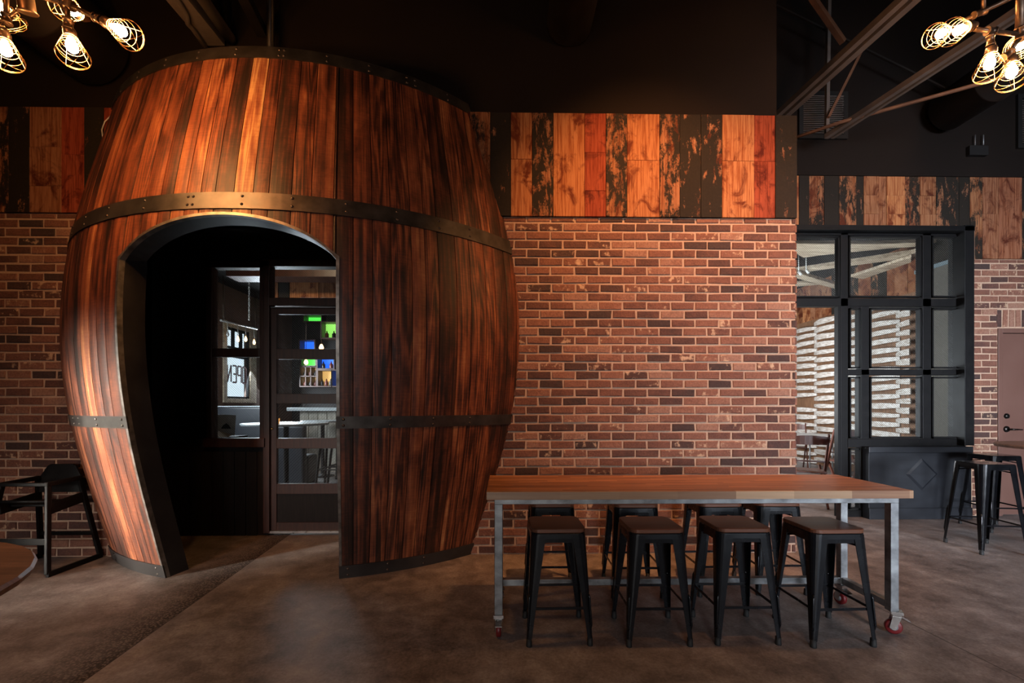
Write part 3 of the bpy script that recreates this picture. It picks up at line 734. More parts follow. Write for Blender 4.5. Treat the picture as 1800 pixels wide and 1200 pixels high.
while z_ > c1.z:
    a_ = Vector((1, 0, 0)) if k % 2 else Vector((0, 1, 0)); c_ = Vector((c0.x, c0.y, z_))
    b.tube([c_ + a_ * .011 * cos(t) + Vector((0, 0, .019 * sin(t))) for t in (2 * pi * i / 10 for i in range(10))], .0035, 5, closed=True); z_ -= .03; k += 1
tag(b.build('hanging_chain', M['conduit']), 'thin steel chain hanging from the bar room ceiling behind the barrel window', 'chain')
# bar-room shell
struct(MB().box((XL - .1, 7.7, 0), (2.9, 7.8, 4.2)).build('wall_bar_back', M['brick_red_wall']))
struct(MB().box((XL - .1, .72, 3.55), (2.9, 7.8, 3.65)).build('ceiling_bar', M['black_wall']))
struct(MB().box((2.8, YR + .16, 0), (2.9, 9.5, 4.75)).build('wall_divider', M['brick_red_wall']))
b = MB(); p = at(476, 470, 2.2); q = at(600, 486, 2.2)
b.box((p.x - .6, 2.2, q.z), (q.x + .4, 2.5, p.z + .12)); tag(b.build('ceiling_header_beam', M['brown_wood']), 'brown wooden header beam across the bar room, seen through the transom above the door', 'beam')
b = MB(); z1_ = at(500, 490, 2.6).z; z0_ = at(500, 524, 2.6).z; x0_ = at(470, 500, 2.6).x
rn = random.Random(2)
xx = x0_
while xx < x0_ + 1.5: wq = rn.choice((.16, .42, .5)); b.box((xx, 2.6, z0_ - .1), (xx + wq - .012, 2.66, 3.55), (rn.choice((.5, .3, .95)), rn.random())); xx += wq
tag(b.build('plank_fascia', M['plank']), 'weathered plank fascia hanging behind the transom over the vestibule door', 'fascia')
# illuminated back-bar boxes
YB = 6.9
bb = thing('back_bar', 'back-bar wall of lit bottle boxes in green, blue and amber', 'bar shelf', (at(560, 640, YB).x, YB + .3, 0))
bw = MB(); a_, c_, e_, f_ = prect(455, 535, 640, 770, YB + .32); bw.box((a_ - .3, YB + .32, 0), (c_ + .3, YB + .38, f_ + .2)); bw.build('back_panel', M['dark_board'], bb)
boxes = [(534, 554, 564, 564, 'green_glow', 0), (565, 566, 590, 593, 'lime_glow', 2), (527, 598, 552, 613, 'blue_glow', 0), (530, 628, 554, 643, 'green_glow', 0),
         (558, 628, 586, 647, 'blue_glow', 2), (528, 644, 555, 678, 'amber_glow', 6), (559, 651, 582, 678, 'amber_glow', 3), (584, 651, 592, 678, 'blue_glow', 0)]
rn = random.Random(4)
for (x0, y0, x1, y1, mt, nb) in boxes:
    a_, c_, e_, f_ = prect(x0, y0, x1, y1, YB); b = MB(); t_ = .025
    b.box((a_ - t_, YB, e_ - t_), (c_ + t_, YB + .3, e_)).box((a_ - t_, YB, f_), (c_ + t_, YB + .3, f_ + t_)).box((a_ - t_, YB, e_), (a_, YB + .3, f_)).box((c_, YB, e_), (c_ + t_, YB + .3, f_))
    if nb == 6:
        b.box((a_, YB, (e_ + f_) / 2 - .01), (c_, YB + .25, (e_ + f_) / 2 + .01))
        for k in (1, 2): b.box((a_ + (c_ - a_) * k / 3 - .01, YB, e_), (a_ + (c_ - a_) * k / 3 + .01, YB + .25, f_))
    cab = b.build('shelf_box', M['brown_wood'], bb)
    MB().box((a_, YB + .27, e_), (c_, YB + .3, f_)).build('lit_back', M[mt], cab)
bn = {1: 'in the lime-lit box', 4: 'in the wide blue-lit box', 6: 'in the plain amber-lit box', 5: 'of the six-compartment amber box'}
for bi, (x0, y0, x1, y1, mt, nb) in enumerate(boxes):
    a_, c_, e_, f_ = prect(x0, y0, x1, y1, YB)
    for k in range(nb):
        lv = [e_ + .004, (e_ + f_) / 2 + .014][k // 3] if nb == 6 else e_ + .004
        nn = 3 if nb in (6, 3) else nb; xx = a_ + (c_ - a_) * ((k % 3) + .5) / nn; hh = .17 if nb != 6 else .13
        b = MB().lathe([(0, 0), (.042, 0), (.045, hh * .1), (.045, hh * .55), (.014, hh * .78), (.014, hh), (0, hh)], (xx, YB + .12, lv), n=12)
        red = (k + bi) % 2; pos = (('left', 'right') if nn == 2 else ('left', 'middle', 'right'))[k % 3]
        row = ('lower row ', 'upper row ')[k // 3] if nb == 6 else ''
        o = b.build('liquor_bottle', M['bottle' if red else 'bottle_dark'])
        tag(o, f'{"dark red" if red else "black"} liquor bottle, {pos} {"one " if not row else "in the " + row}{bn[bi]}', 'bottle', 'bottles in the lit boxes of the back bar')

# bar counter
YC = 5.0
a_, c_, e_, f_ = prect(512, 713, 640, 770, YC)
bc = thing('bar_counter', 'whitewashed plank bar counter with a pale stone top in the room behind the vestibule', 'bar counter', ((a_ + c_) / 2, YC + .3, 0))
MB().box((at(510, 720, YC).x, YC - .15, 1.20), (c_ + .6, YC + .7, 1.265)).build('counter_top', M['zinc_top'], bc, .006)
b = MB(); xx = at(527, 720, YC).x
while xx < c_ + .5: b.box((xx, YC, .0), (xx + .17, YC + .1, 1.20)); xx += .178
b.build('front_planks', M['bar_plank'], bc, .003)
# round high tables and booth
def pub_table(p, r, h, label, top='zinc_top'):
    t = thing('pedestal_table', label, 'table', (p.x, p.y, 0), world=False)
    MB().lathe([(0, h), (r, h), (r + .008, h - .01), (r, h - .03), (0, h - .03)], n=40, smooth=False).build('table_top', M[top], t)
    MB().lathe([(0, h - .03), (.12, h - .035), (.035, h - .06), (.035, .05), (.05, .03), (.21, .012), (.21, 0), (0, 0)], n=24).build('pedestal', M['black'], t)
    return t
def ground(px, py, z, y=None): return onz(px, py, z)
t1 = ground(503, 743, 1.05); pub_table(t1, .58, 1.05, 'round stone-topped high table with a candle on it, seen through the vestibule door')
t2 = Vector((-3.35, 4.45, 0)); pub_table(t2, .37, 1.03, 'round pale high table just in front of the plank bar counter')
c_ = ground(508, 748, 1.05)
cd = tag(MB().lathe([(0, 0), (.03, 0), (.034, .075), (.03, .075), (.027, .01), (0, .01)], (t1.x + .02, t1.y - .3, 1.05), n=16).build('candle_glass', M['candle']), 'amber candle glass on the round high table behind the door', 'candle')
bo = thing('booth_bench', 'high charcoal vinyl booth under the street window, seen left of the candle table', 'bench', (-4.6, 3.8, 0))
MB().box((-5.12, 3.9, 0), (-4.12, 4.05, 1.28)).build('seat_back', M['booth'], bo, .03, 3)
MB().box((-5.12, 3.4, 0), (-4.12, 3.9, .48)).build('seat', M['booth'], bo, .04, 3)
MB().box((-5.14, 3.88, 1.28), (-4.10, 4.08, 1.30)).build('cap_rail', M['zinc_top'], bo)
bo = thing('booth_bench', 'low dark booth seat back beyond the round candle table', 'bench', (-3.5, 3.6, 0))
MB().box((-3.80, 3.36, 0), (-3.22, 3.50, .985)).build('seat_back', M['booth'], bo, .04, 3)
MB().box((-3.80, 3.50, 0), (-3.22, 3.92, .48)).build('seat', M['booth'], bo, .04, 3)
# menu stand
ms = thing('menu_stand', 'small black stand against the vestibule window, holding paper menus', 'stand', (at(388, 770, .95).x, .95, 0))
p = at(388, 767, .95); MB().box((p.x - .16, .80, 0), (p.x + .16, 1.18, p.z)).build('cabinet', M['black'], ms, .006)
zt_ = p.z
for i, (px_, ang, dz, mt, lb) in enumerate(((381, .08, .26, 'paper', 'upright printed menu with a dark emblem, tallest on the stand'), (392, .12, .14, 'paper', 'grey printed menu leaning below the tall one'), (388, 1.35, .05, 'kraft', 'tan paper menu lying open at the front of the stand'))):
    c_ = at(px_, 760, .9 + .04 * (2 - i)); b = MB()
    M4 = Matrix.Translation((c_.x, (1.06, .985, .81)[i], zt_ + .012 + (0 if i else 0))) @ Matrix.Rotation(-ang, 4, 'X') @ Matrix.Rotation(.15 * i, 4, 'Z')
    b.box((-.09, -.002, 0), (.09, .002, .22 if i < 2 else .14), M4=M4)
    o = b.build('paper_menu', M[mt]); tag(o, lb, 'menu')
    if i < 2:
        bb_ = MB(); bb_.prism([M4 @ Vector(q) for q in ((-.05, -.004, .07), (.05, -.004, .07), (.03, -.004, .11), (0, -.004, .13), (-.03, -.004, .11))], M4.to_3x3() @ Vector((0, .0015, 0))); bb_.build('printed_emblem', M['black'], o)
# pendants over the bar
for (px_, py_, y_, lb) in ((565, 611, 4.0, 'bare glowing pendant bulb over the bar, the higher of the pair'), (538, 637, 4.7, 'round glowing pendant bulb over the bar, the lower of the pair')):
    p = at(px_, py_, y_); t = thing('pendant_bulb', lb, 'light', p)
    MB().tube([p + Vector((0, 0, .06)), p + Vector((0, 0, 3.55 - p.z))], .006).build('cord', M['iron'], t)
    MB().lathe([(0, -.045), (.03, -.03), (.04, 0), (.03, .03), (.015, .06), (0, .065)], p, n=16).build('bulb', M['warm_bulb'], t)
# bar stools seen low through the door
def far_stool(p, label):
    t = thing('far_bar_stool', label, 'stool', (p.x, p.y, 0), group=None, world=False)
    MB().box((-.17, -.17, .72), (.17, .17, .75)).build('seat', M['chair_wood'], t, .01)
    for sx in (-1, 1):
        for sy in (-1, 1): MB().beam((sx * .13, sy * .13, .72), (sx * .19, sy * .19, 0), .03, .03).build('leg', M['black'], t)
    b = MB()
    for s_ in (-1, 1): b.beam((-.165, s_ * .165, .28), (.165, s_ * .165, .28), .02, .02); b.beam((s_ * .165, -.165, .28), (s_ * .165, .165, .28), .02, .02)
    b.build('footrest', M['black'], t)
far_stool(Vector((-2.80, 3.45, 0)), 'backless dark stool on the bar room floor, seen through the lowest glass of the door')
far_stool(Vector((-2.78, 3.90, 0)), 'dark stool further back behind the lowest glass of the door')

# ------------------------------------------------------------------ recessed wall on the right
ZR0, ZR1 = 3.03, 3.99
FX0, FX1 = XE - .6, at(1713, 600, YR).x
RW = prect(1300, 396, 1712, 912, YR)
DX0, DX1 = at(1753, 600, YR).x, at(1753, 600, YR).x + 1.0
DZ1 = at(1760, 577, YR).z
holes = [(2.0, FX1, -.01, 3.41), (DX0, DX1, -.01, DZ1)]
wr = struct(mortar_plane('r', 2.5, 8.5, 0, ZR0, YR, holes, .15).build('wall_right', M['mortar']))
bricks('r', FX1 - .02, 7.6, 0, ZR0, YR, [(DX0 - .005, DX1 + .005, -.01, DZ1 + .235), (DX1, DX1 + .6, DZ1, DZ1 + .235)], 9, soldier=(DX0 - .02, DX1 + .6, DZ1 + .01, DZ1 + .225)).build('brick_courses', M['brick'], wr)
struct(MB().box((2.5, YR, 3.40), (8.5, YR + .15, ZR1)).box((FX1, YR + .001, ZR0), (8.5, YR + .15, 3.42)).build('wall_right_lintel', M['black_wall']))
pr = [(1380, 1402, LG), (1402, 1420, .99), (1420, 1446, .81), (1446, 1472, .97), (1472, 1502, .80), (1502, 1515, .99), (1515, 1542, BR), (1542, 1555, .55), (1555, 1588, .3), (1588, 1614, .86), (1614, 1642, .5), (1642, 1682, .9), (1682, 1701, .97), (1701, 1713, .82)]
planks('trim_3', None, px_items(pr, YR, 350), 3.40, ZR1, YR, 12)
pr = [(1713, 1723, .79), (1723, 1751, .56), (1751, 1792, .60), (1792, 1830, .9), (1830, 1870, .3), (1870, 1920, .8)]
planks('trim_4', None, px_items(pr, YR, 350), ZR0, ZR1, YR, 14)
struct(MB().box((2.2, YR - .04, ZR1), (8.5, YR + .1, ZR1 + .10)).build('trim_5', M['black_wall']))
struct(MB().box((2.2, YR + .0, ZR1 + .1), (8.5, YR + .15, 6.6)).build('wall_right_upper', M['black_wall']))
struct(MB().box((XE - .3, .3, 0), (XE - .28, YR, 6.6)).build('wall_recess_return', M['black_wall']))

# steel window wall (window_2) with open doorway at its left
b = MB(); YW = YR - .03
pbox(b, 1280, 395, 1714, 404, YW - .10, .22); pbox(b, 1696, 395, 1713, 783, YW - .10, .2)
pbox(b, 1280, 404, 1700, 413, YW, .1)
pbox(b, 1478, 404, 1491, 912, YW, .09); pbox(b, 1280, 524, 1698, 538, YW, .09)
pbox(b, 1622, 410, 1637, 775, YW, .08); pbox(b, 1688, 404, 1700, 783, YW, .08)
pbox(b, 1514, 538, 1528, 912, YW, .08); pbox(b, 1491, 649, 1698, 659, YW, .08)
pbox(b, 1491, 771, 1698, 786, YW - .01, .10); pbox(b, 1491, 897, 1528, 912, YW, .08); pbox(b, 1491, 538, 1514, 542, YW, .08)
w2 = struct(b.build('window_2', M['black_steel'], None, .004))
b = MB()
for rc in ((1494, 541, 1512, 647), (1530, 541, 1620, 647), (1639, 541, 1688, 647), (1494, 662, 1512, 770), (1530, 662, 1620, 770), (1639, 662, 1688, 770), (1493, 414, 1620, 522), (1639, 414, 1688, 522), (1494, 788, 1512, 895), (1300, 414, 1476, 522)):
    x0, y0, x1, y1 = rc
    for q in ((x0, y0, x0 + 2.5, y1), (x1 - 2.5, y0, x1, y1), (x0, y0, x1, y0 + 2.5), (x0, y1 - 2.5, x1, y1)): pbox(b, *q, YW - .008, .06)
b.build('glazing_beads', M['black_steel'], w2)
for rc in ((1300, 413, 1478, 524), (1491, 413, 1622, 524), (1637, 413, 1689, 524), (1491, 540, 1514, 649), (1528, 538, 1622, 649), (1637, 538, 1689, 649), (1491, 659, 1514, 771), (1528, 659, 1622, 771), (1637, 659, 1689, 771), (1491, 786, 1514, 897)):
    r_ = prect(*rc, YW + .03); pane(w2, r_, YW + .03); wires('security_mesh', w2, r_, YW + .042, -1 if rc[1] < 780 else 1, .026, .0008)
b = MB(); pbox(b, 1473, 538, 1478, 912, YW + .005, .06); b.build('door_jamb', M['black_steel'], w2)

# black lacquered chest panel under the window
YC2 = YR - .14
a_, c_, e_, f_ = prect(1527, 785, 1708, 912, YC2)
ch = thing('window_chest', 'black lacquered wood chest with a raised diamond on its front, under the steel window', 'chest', ((a_ + c_) / 2, YR - .1, 0))
MB().box((a_, YC2, 0), (c_, YR - .045, f_)).build('body', M['chest'], ch, .006)
b = MB(); b.box((a_ - .01, YC2 - .018, f_ - .07), (c_ + .005, YC2, f_ + .004)); b.build('top_rail', M['chest'], ch, .008)
b = MB(); b.box((a_, YC2 - .012, 0), (c_, YC2, .13)); b.build('plinth', M['chest'], ch, .004)
cc = at(1620, 833, YC2); cm_, r_ = cc, .185
b = MB(); out = [Vector((cc.x + r_ * sx * 1.0, YC2, cc.z + r_ * sz)) for sx, sz in ((0, 1), (1, 0), (0, -1), (-1, 0))]
top = [Vector((cc.x + r_ * .82 * sx, YC2 - .014, cc.z + r_ * .82 * sz)) for sx, sz in ((0, 1), (1, 0), (0, -1), (-1, 0))]
b.add(out + top, [(i, (i + 1) % 4, 4 + (i + 1) % 4, 4 + i) for i in range(4)] + [(4, 5, 6, 7)]); b.build('diamond_boss', M['chest'], ch)

# brown service door at the right edge
d2 = struct(MB().box((DX0, YR - .012, 0), (DX0 + .055, YR + .12, DZ1)).box((DX1 - .055, YR - .012, 0), (DX1, YR + .12, DZ1)).box((DX0 + .055, YR - .012, DZ1 - .055), (DX1 - .055, YR + .12, DZ1)).build('door_2', M['brown_door'], None, .003))
lf = MB().box((DX0 + .058, YR + .02, .01), (DX1 - .058, YR + .065, DZ1 - .06)).build('door_leaf', M['brown_door'], d2)
p = at(1769, 731, YR + .02); MB().lathe([(0, .022), (.018, .02), (.03, .012), (.033, 0)], (p.x, YR + .02, p.z), (0, -1, 0), 20).build('deadbolt', M['bronze'], lf)
p = at(1769, 754, YR + .02); hd = MB().lathe([(0, .02), (.028, .018), (.036, .008), (.038, 0)], (p.x, YR + .02, p.z), (0, -1, 0), 20)
hd.tube([(p.x, YR + .01, p.z), (p.x, YR - .035, p.z), (p.x + .03, YR - .045, p.z), (p.x + .12, YR - .045, p.z - .004)], [.011, .011, .010, .007], 10); hd.build('door_lever', M['bronze'], lf)

# ------------------------------------------------------------------ private dining room
XS = 6.9
yw = onx(1610, 600, XS).y; yw2 = 8.5
ztw = 3.22
struct(MB().box((XS, YR + .15, 0), (XS + .1, yw, 3.50)).build('wall_dining_plaster', M['plaster']))
struct(MB().box((XS - .03, YR + .15, 3.50), (XS + .1, yw, 3.56)).build('trim_6', M['cap_steel']))
rn = random.Random(21); b = MB(); yy = YR + .15
while yy < yw2: wq = rn.choice((.16, .2, .26, .3)); b.box((XS + .02 + rn.uniform(0, .008), yy, ztw - .05), (XS + .1, yy + wq - .004, 5.0), (rn.choice((.5, .55, .55, .88, .3, .98)), rn.random())); yy += wq
# rotate plank grain correctly: boards are vertical on this wall too
struct(b.build('wall_dining_planks', M['plank']))
# bowed barrel staves woven across the wall
wd = struct(MB().box((XS + .02, yw, 0), (XS + .1, yw2, ztw)).build('wall_dining_staves', M['gap_wood']))
b = MB(); b2 = MB(); rh = .165; cw = .70
y = yw - cw * .5; colm = 0
while y < yw2:
    z = .06 + (rh / 2 if colm % 2 else 0)
    while z < ztw - .06:
        a0, a1 = max(y - .04, yw + .0), min(y + cw + .04, yw2)
        if a1 - a0 > .15 and rn.random() > .03:
            n = 10; hh = rn.uniform(.085, .118); tilt = rn.uniform(-.018, .018); vs = []
            prot = rn.uniform(.09, .12)
            for i in range(n + 1):
                t = i / n; yy = a0 + (a1 - a0) * t; s_ = (yy - (y - .04)) / (cw + .08) * 2 - 1
                bow = prot * (1 - s_ * s_); hw = hh / 2 * (.62 + .38 * (1 - s_ * s_))
                xx = XS + .0 - bow; zc = z + tilt * s_
                vs += [(xx, yy, zc - hw), (xx, yy, zc + hw), (xx + .022, yy, zc + hw), (xx + .022, yy, zc - hw)]
            fs = [(i * 4 + k, (i + 1) * 4 + k, (i + 1) * 4 + (k + 1) % 4, i * 4 + (k + 1) % 4) for i in range(n) for k in range(4)] + [(0, 1, 2, 3), (n * 4 + 3, n * 4 + 2, n * 4 + 1, n * 4)]
            b.add(vs, fs)
        z += rh
    y += cw; colm += 1
b.build('bowed_staves', M['bowed'], wd)
struct(MB().box((2.9, 8.5, 0), (8, 8.6, 5)).build('wall_dining_back', M['plaster']))
struct(MB().box((2.9, YR + .15, 4.05), (8, 8.6, 4.15)).build('ceiling_dining', M['black_wall']))
# clad ceiling beams (outlines stand on the plane z)
def clad(poly, z, h, label):
    b = MB(); b.prism([onz(x, y, z) for x, y in poly], (0, 0, h))
    tag(b.build('clad_ceiling_beam', M['clad'], None, .006), label, 'beam', None)
clad([(1330, 436), (1400, 446), (1412, 453), (1440, 449), (1560, 437), (1668, 430), (1660, 425), (1540, 429), (1330, 428)], 3.92, .06, 'widest pale barnwood-clad ceiling beam, highest in the dining room transom')
clad([(1330, 484), (1395, 481), (1602, 453), (1640, 444), (1640, 436), (1602, 446), (1400, 476), (1330, 482)], 3.80, .07, 'long barnwood-clad ceiling beam crossing the transom from left to right, second from the top')
clad([(1495, 487), (1518, 491), (1602, 462), (1602, 452)], 3.74, .05, 'short golden clad beam tucked under the long one at the dining room wall')
clad([(1396, 483), (1408, 482), (1476, 502), (1476, 510), (1396, 488)], 3.72, .06, 'pale clad beam slanting down to the right in the left pane of the transom')
clad([(1340, 507), (1395, 504), (1445, 500), (1420, 497), (1395, 498), (1340, 500)], 3.78, .05, 'tan clad beam lowest in the left pane of the transom')
for (px_, py_, lb) in ((1404, 480, 'left of the two white track spotlights under the long clad beam'), (1417, 477, 'right of the two white track spotlights under the long clad beam')):
    p = onz(px_, py_ - 3, 3.74); t = thing('track_spotlight', lb, 'light', p)
    MB().tube([p, p + Vector((.03, -.03, -.07))], .022, 12).build('housing', M['white_plastic'], t); MB().tube([p, Vector((p.x, p.y, 4.05))], .008).build('stem', M['white_plastic'], t)
p = at(1620, 567, YR + .9); t = thing('pendant_bulb', 'small glowing bulb added as the reflection of a lamp in the steel window glass', 'light', p)  # bulb added in place of a lamp reflection on the glass
MB().lathe([(0, -.022), (.014, -.016), (.018, 0), (.012, .016), (0, .02)], p, n=16).build('bulb', M['warm_bulb'], t)
MB().tube([p + Vector((0, 0, .018)), p + Vector((0, 0, 4.05 - p.z))], .003).build('cord', M['black'], t)
# round folding table and folding chairs
tp = Vector((5.45, 4.35, 0))
dt = thing('folding_table', 'round grey-topped folding table in the private dining room', 'table', tp, world=False)
MB().lathe([(0, .76), (.80, .76), (.805, .745), (.80, .73), (0, .73)], n=48, smooth=False).build('table_top', M['laminate'], dt)
for sx in (-1, 1):
    b = MB(); b.tube([(sx * .45, -.3, .73), (sx * .45, -.3, .02), (sx * .45, .3, .02), (sx * .45, .3, .73)], .014, 8); b.build('leg', M['galv'], dt)
def folding_chair():
    t = thing('folding_chair', '', 'chair', world=False)
    MB().box((-.20, -.19, .43), (.20, .19, .455)).build('seat', M['chair_wood'], t, .008)
    for s_ in (-1, 1):
        MB().beam((s_ * .215, -.24, 0), (s_ * .215, .20, .93), .022, .04, (0, 1, 0)).build('rear_frame_leg' if False else 'leg', M['chair_wood'], t)
        MB().beam((s_ * .185, .30, 0), (s_ * .185, -.17, .50), .022, .035, (0, 1, 0)).build('leg', M['chair_wood'], t)
    b = MB()
    for k in range(8):
        a0, a1 = -.215 + .43 * k / 8, -.215 + .43 * (k + 1) / 8; y0, y1 = .19 + .03 * (1 - (a0 / .215) ** 2), .19 + .03 * (1 - (a1 / .215) ** 2)
        for q in (0,): b.add([(a0, y0, .80), (a1, y1, .80), (a1, y1 + .015, .80), (a0, y0 + .015, .80), (a0, y0, .90 + .02 * (1 - (a0 / .215) ** 2)), (a1, y1, .90 + .02 * (1 - (a1 / .215) ** 2)), (a1, y1 + .015, .90 + .02 * (1 - (a1 / .215) ** 2)), (a0, y0 + .015, .90 + .02 * (1 - (a0 / .215) ** 2))],
                             [(0, 3, 2, 1), (4, 5, 6, 7), (0, 1, 5, 4), (2, 3, 7, 6)])
    b.add([(-.215, .19, .80), (-.215, .205, .80), (-.215, .205, .90), (-.215, .19, .90), (.215, .19, .80), (.215, .205, .80), (.215, .205, .90), (.215, .19, .90)], [(0, 1, 2, 3), (7, 6, 5, 4)])
    b.build('backrest', M['chair_wood'], t)
    MB().beam((-.2, .03, .57), (.2, .03, .57), .018, .05, (0, 1, 0)).build('cross_rail', M['chair_wood'], t)
    MB().beam((-.2, -.15, .19), (.2, -.15, .19), .016, .03, (0, 1, 0)).build('stretcher', M['chair_wood'], t)
    return t
fc = folding_chair()
spots = [(Vector((4.02, 1.98, 0)), 2.72, 'dark wooden folding chair nearest the dining room doorway, its back to us'), (Vector((6.05, 5.35, 0)), -.5, 'dark wooden folding chair on the far side of the round grey table'),
         (Vector((4.35, 4.3, 0)), 1.5, 'dark wooden folding chair half hidden behind the end of the brick wall'), (Vector((5.35, 3.05, 0)), 2.9, 'dark wooden folding chair crossed by the door post, this side of the grey table')]
for i, (p, rz, lb) in enumerate(spots): place(fc, i == 0, (p.x, p.y, 0), rz, lb, None)

# ------------------------------------------------------------------ butcher-block bar table on casters
TL, TR_, TF, TB = -.095, 2.265, -1.51, -.92      # top outline
TH = .832
tb = thing('bar_table', 'long butcher-block bar table on a raw steel frame with red casters', 'table', ((TL + TR_) / 2, (TF + TB) / 2, 0))
MB().box((TL, TF + .022, TH - .044), (TR_, TB, TH)).build('table_top', M['butcher'], tb, .002)
o = MB().box((TL, TF, TH - .044), (TR_, TF + .022, TH - .0003)).build('front_edge', M['butcher_edge'], tb, .002); o['label'] = 'paler oak front edge'
LX0, LX1, LY0, LY1 = -.03, 2.21, -1.43, -1.05
q = .046; zc = .135
for (x, y) in ((LX0, LY0), (LX1, LY0), (LX0, LY1), (LX1, LY1)):
    MB().box((x - q / 2, y - q / 2, zc), (x + q / 2, y + q / 2, TH - .044 - .036)).build('leg', M['galv'], tb, .003)
b = MB()
for y in (LY0, LY1): b.box((LX0 - q / 2, y - q / 2, TH - .081), (LX1 + q / 2, y + q / 2, TH - .0445))
for x in (LX0, LX1): b.box((x - q / 2, LY0 + q / 2, TH - .081), (x + q / 2, LY1 - q / 2, TH - .0445))
b.build('apron_frame', M['galv'], tb, .002)
b = MB(); b.box((LX0 + q / 2, LY1 - q / 2 + .002, .145), (LX1 - q / 2, LY1 + q / 2 - .002, .185)); b.build('rear_stretcher', M['galv'], tb, .002)
for x in (LX0, LX1): MB().box((x - q / 2 + .002, LY0 + q / 2, .145), (x + q / 2 - .002, LY1 - q / 2, .185)).build('side_stretcher', M['galv'], tb, .002)
for i, (x, y, tw) in enumerate(((LX0, LY0, 0), (LX1, LY0, 1.1), (LX0, LY1, .3), (LX1, LY1, .2))):
    x += (.025 if i == 1 else 0)
    R_ = Matrix.Translation((x, y, 0)) @ Matrix.Rotation(tw, 4, 'Z')
    b = MB(); b.box((-.028, -.028, .118), (.028, .028, .1345), M4=R_); b.box((-.02, -.02, .098), (.02, .02, .118), M4=R_)
    for s_ in (-1, 1): b.prism([R_ @ Vector((s_ * .0215, yy, zz)) for yy, zz in ((-.02, .105), (.02, .105), (.035, .04), (.018, .028), (.006, .03))], R_.to_3x3() @ Vector((s_ * .0035, 0, 0)))
    b.prism([R_ @ Vector(v_) for v_ in ((-.018, -.06, .085), (.018, -.06, .085), (.018, -.02, .105), (-.018, -.02, .105))], (0, 0, .006))
    cs = b.build('caster', M['chrome'], tb)
    c_ = R_ @ Vector((0, .012, .042)); ax = R_.to_3x3() @ Vector((1, 0, 0))
    MB().lathe([(.012, -.014), (.036, -.014), (.0415, -.009), (.0415, .009), (.036, .014), (.012, .014)], c_, ax, 28).build('wheel', M['red_wheel'], cs)
    MB().lathe([(0, -.017), (.02, -.0155), (.02, .0155), (0, .017)], c_, ax, 18).build('hub', M['galv'], cs)

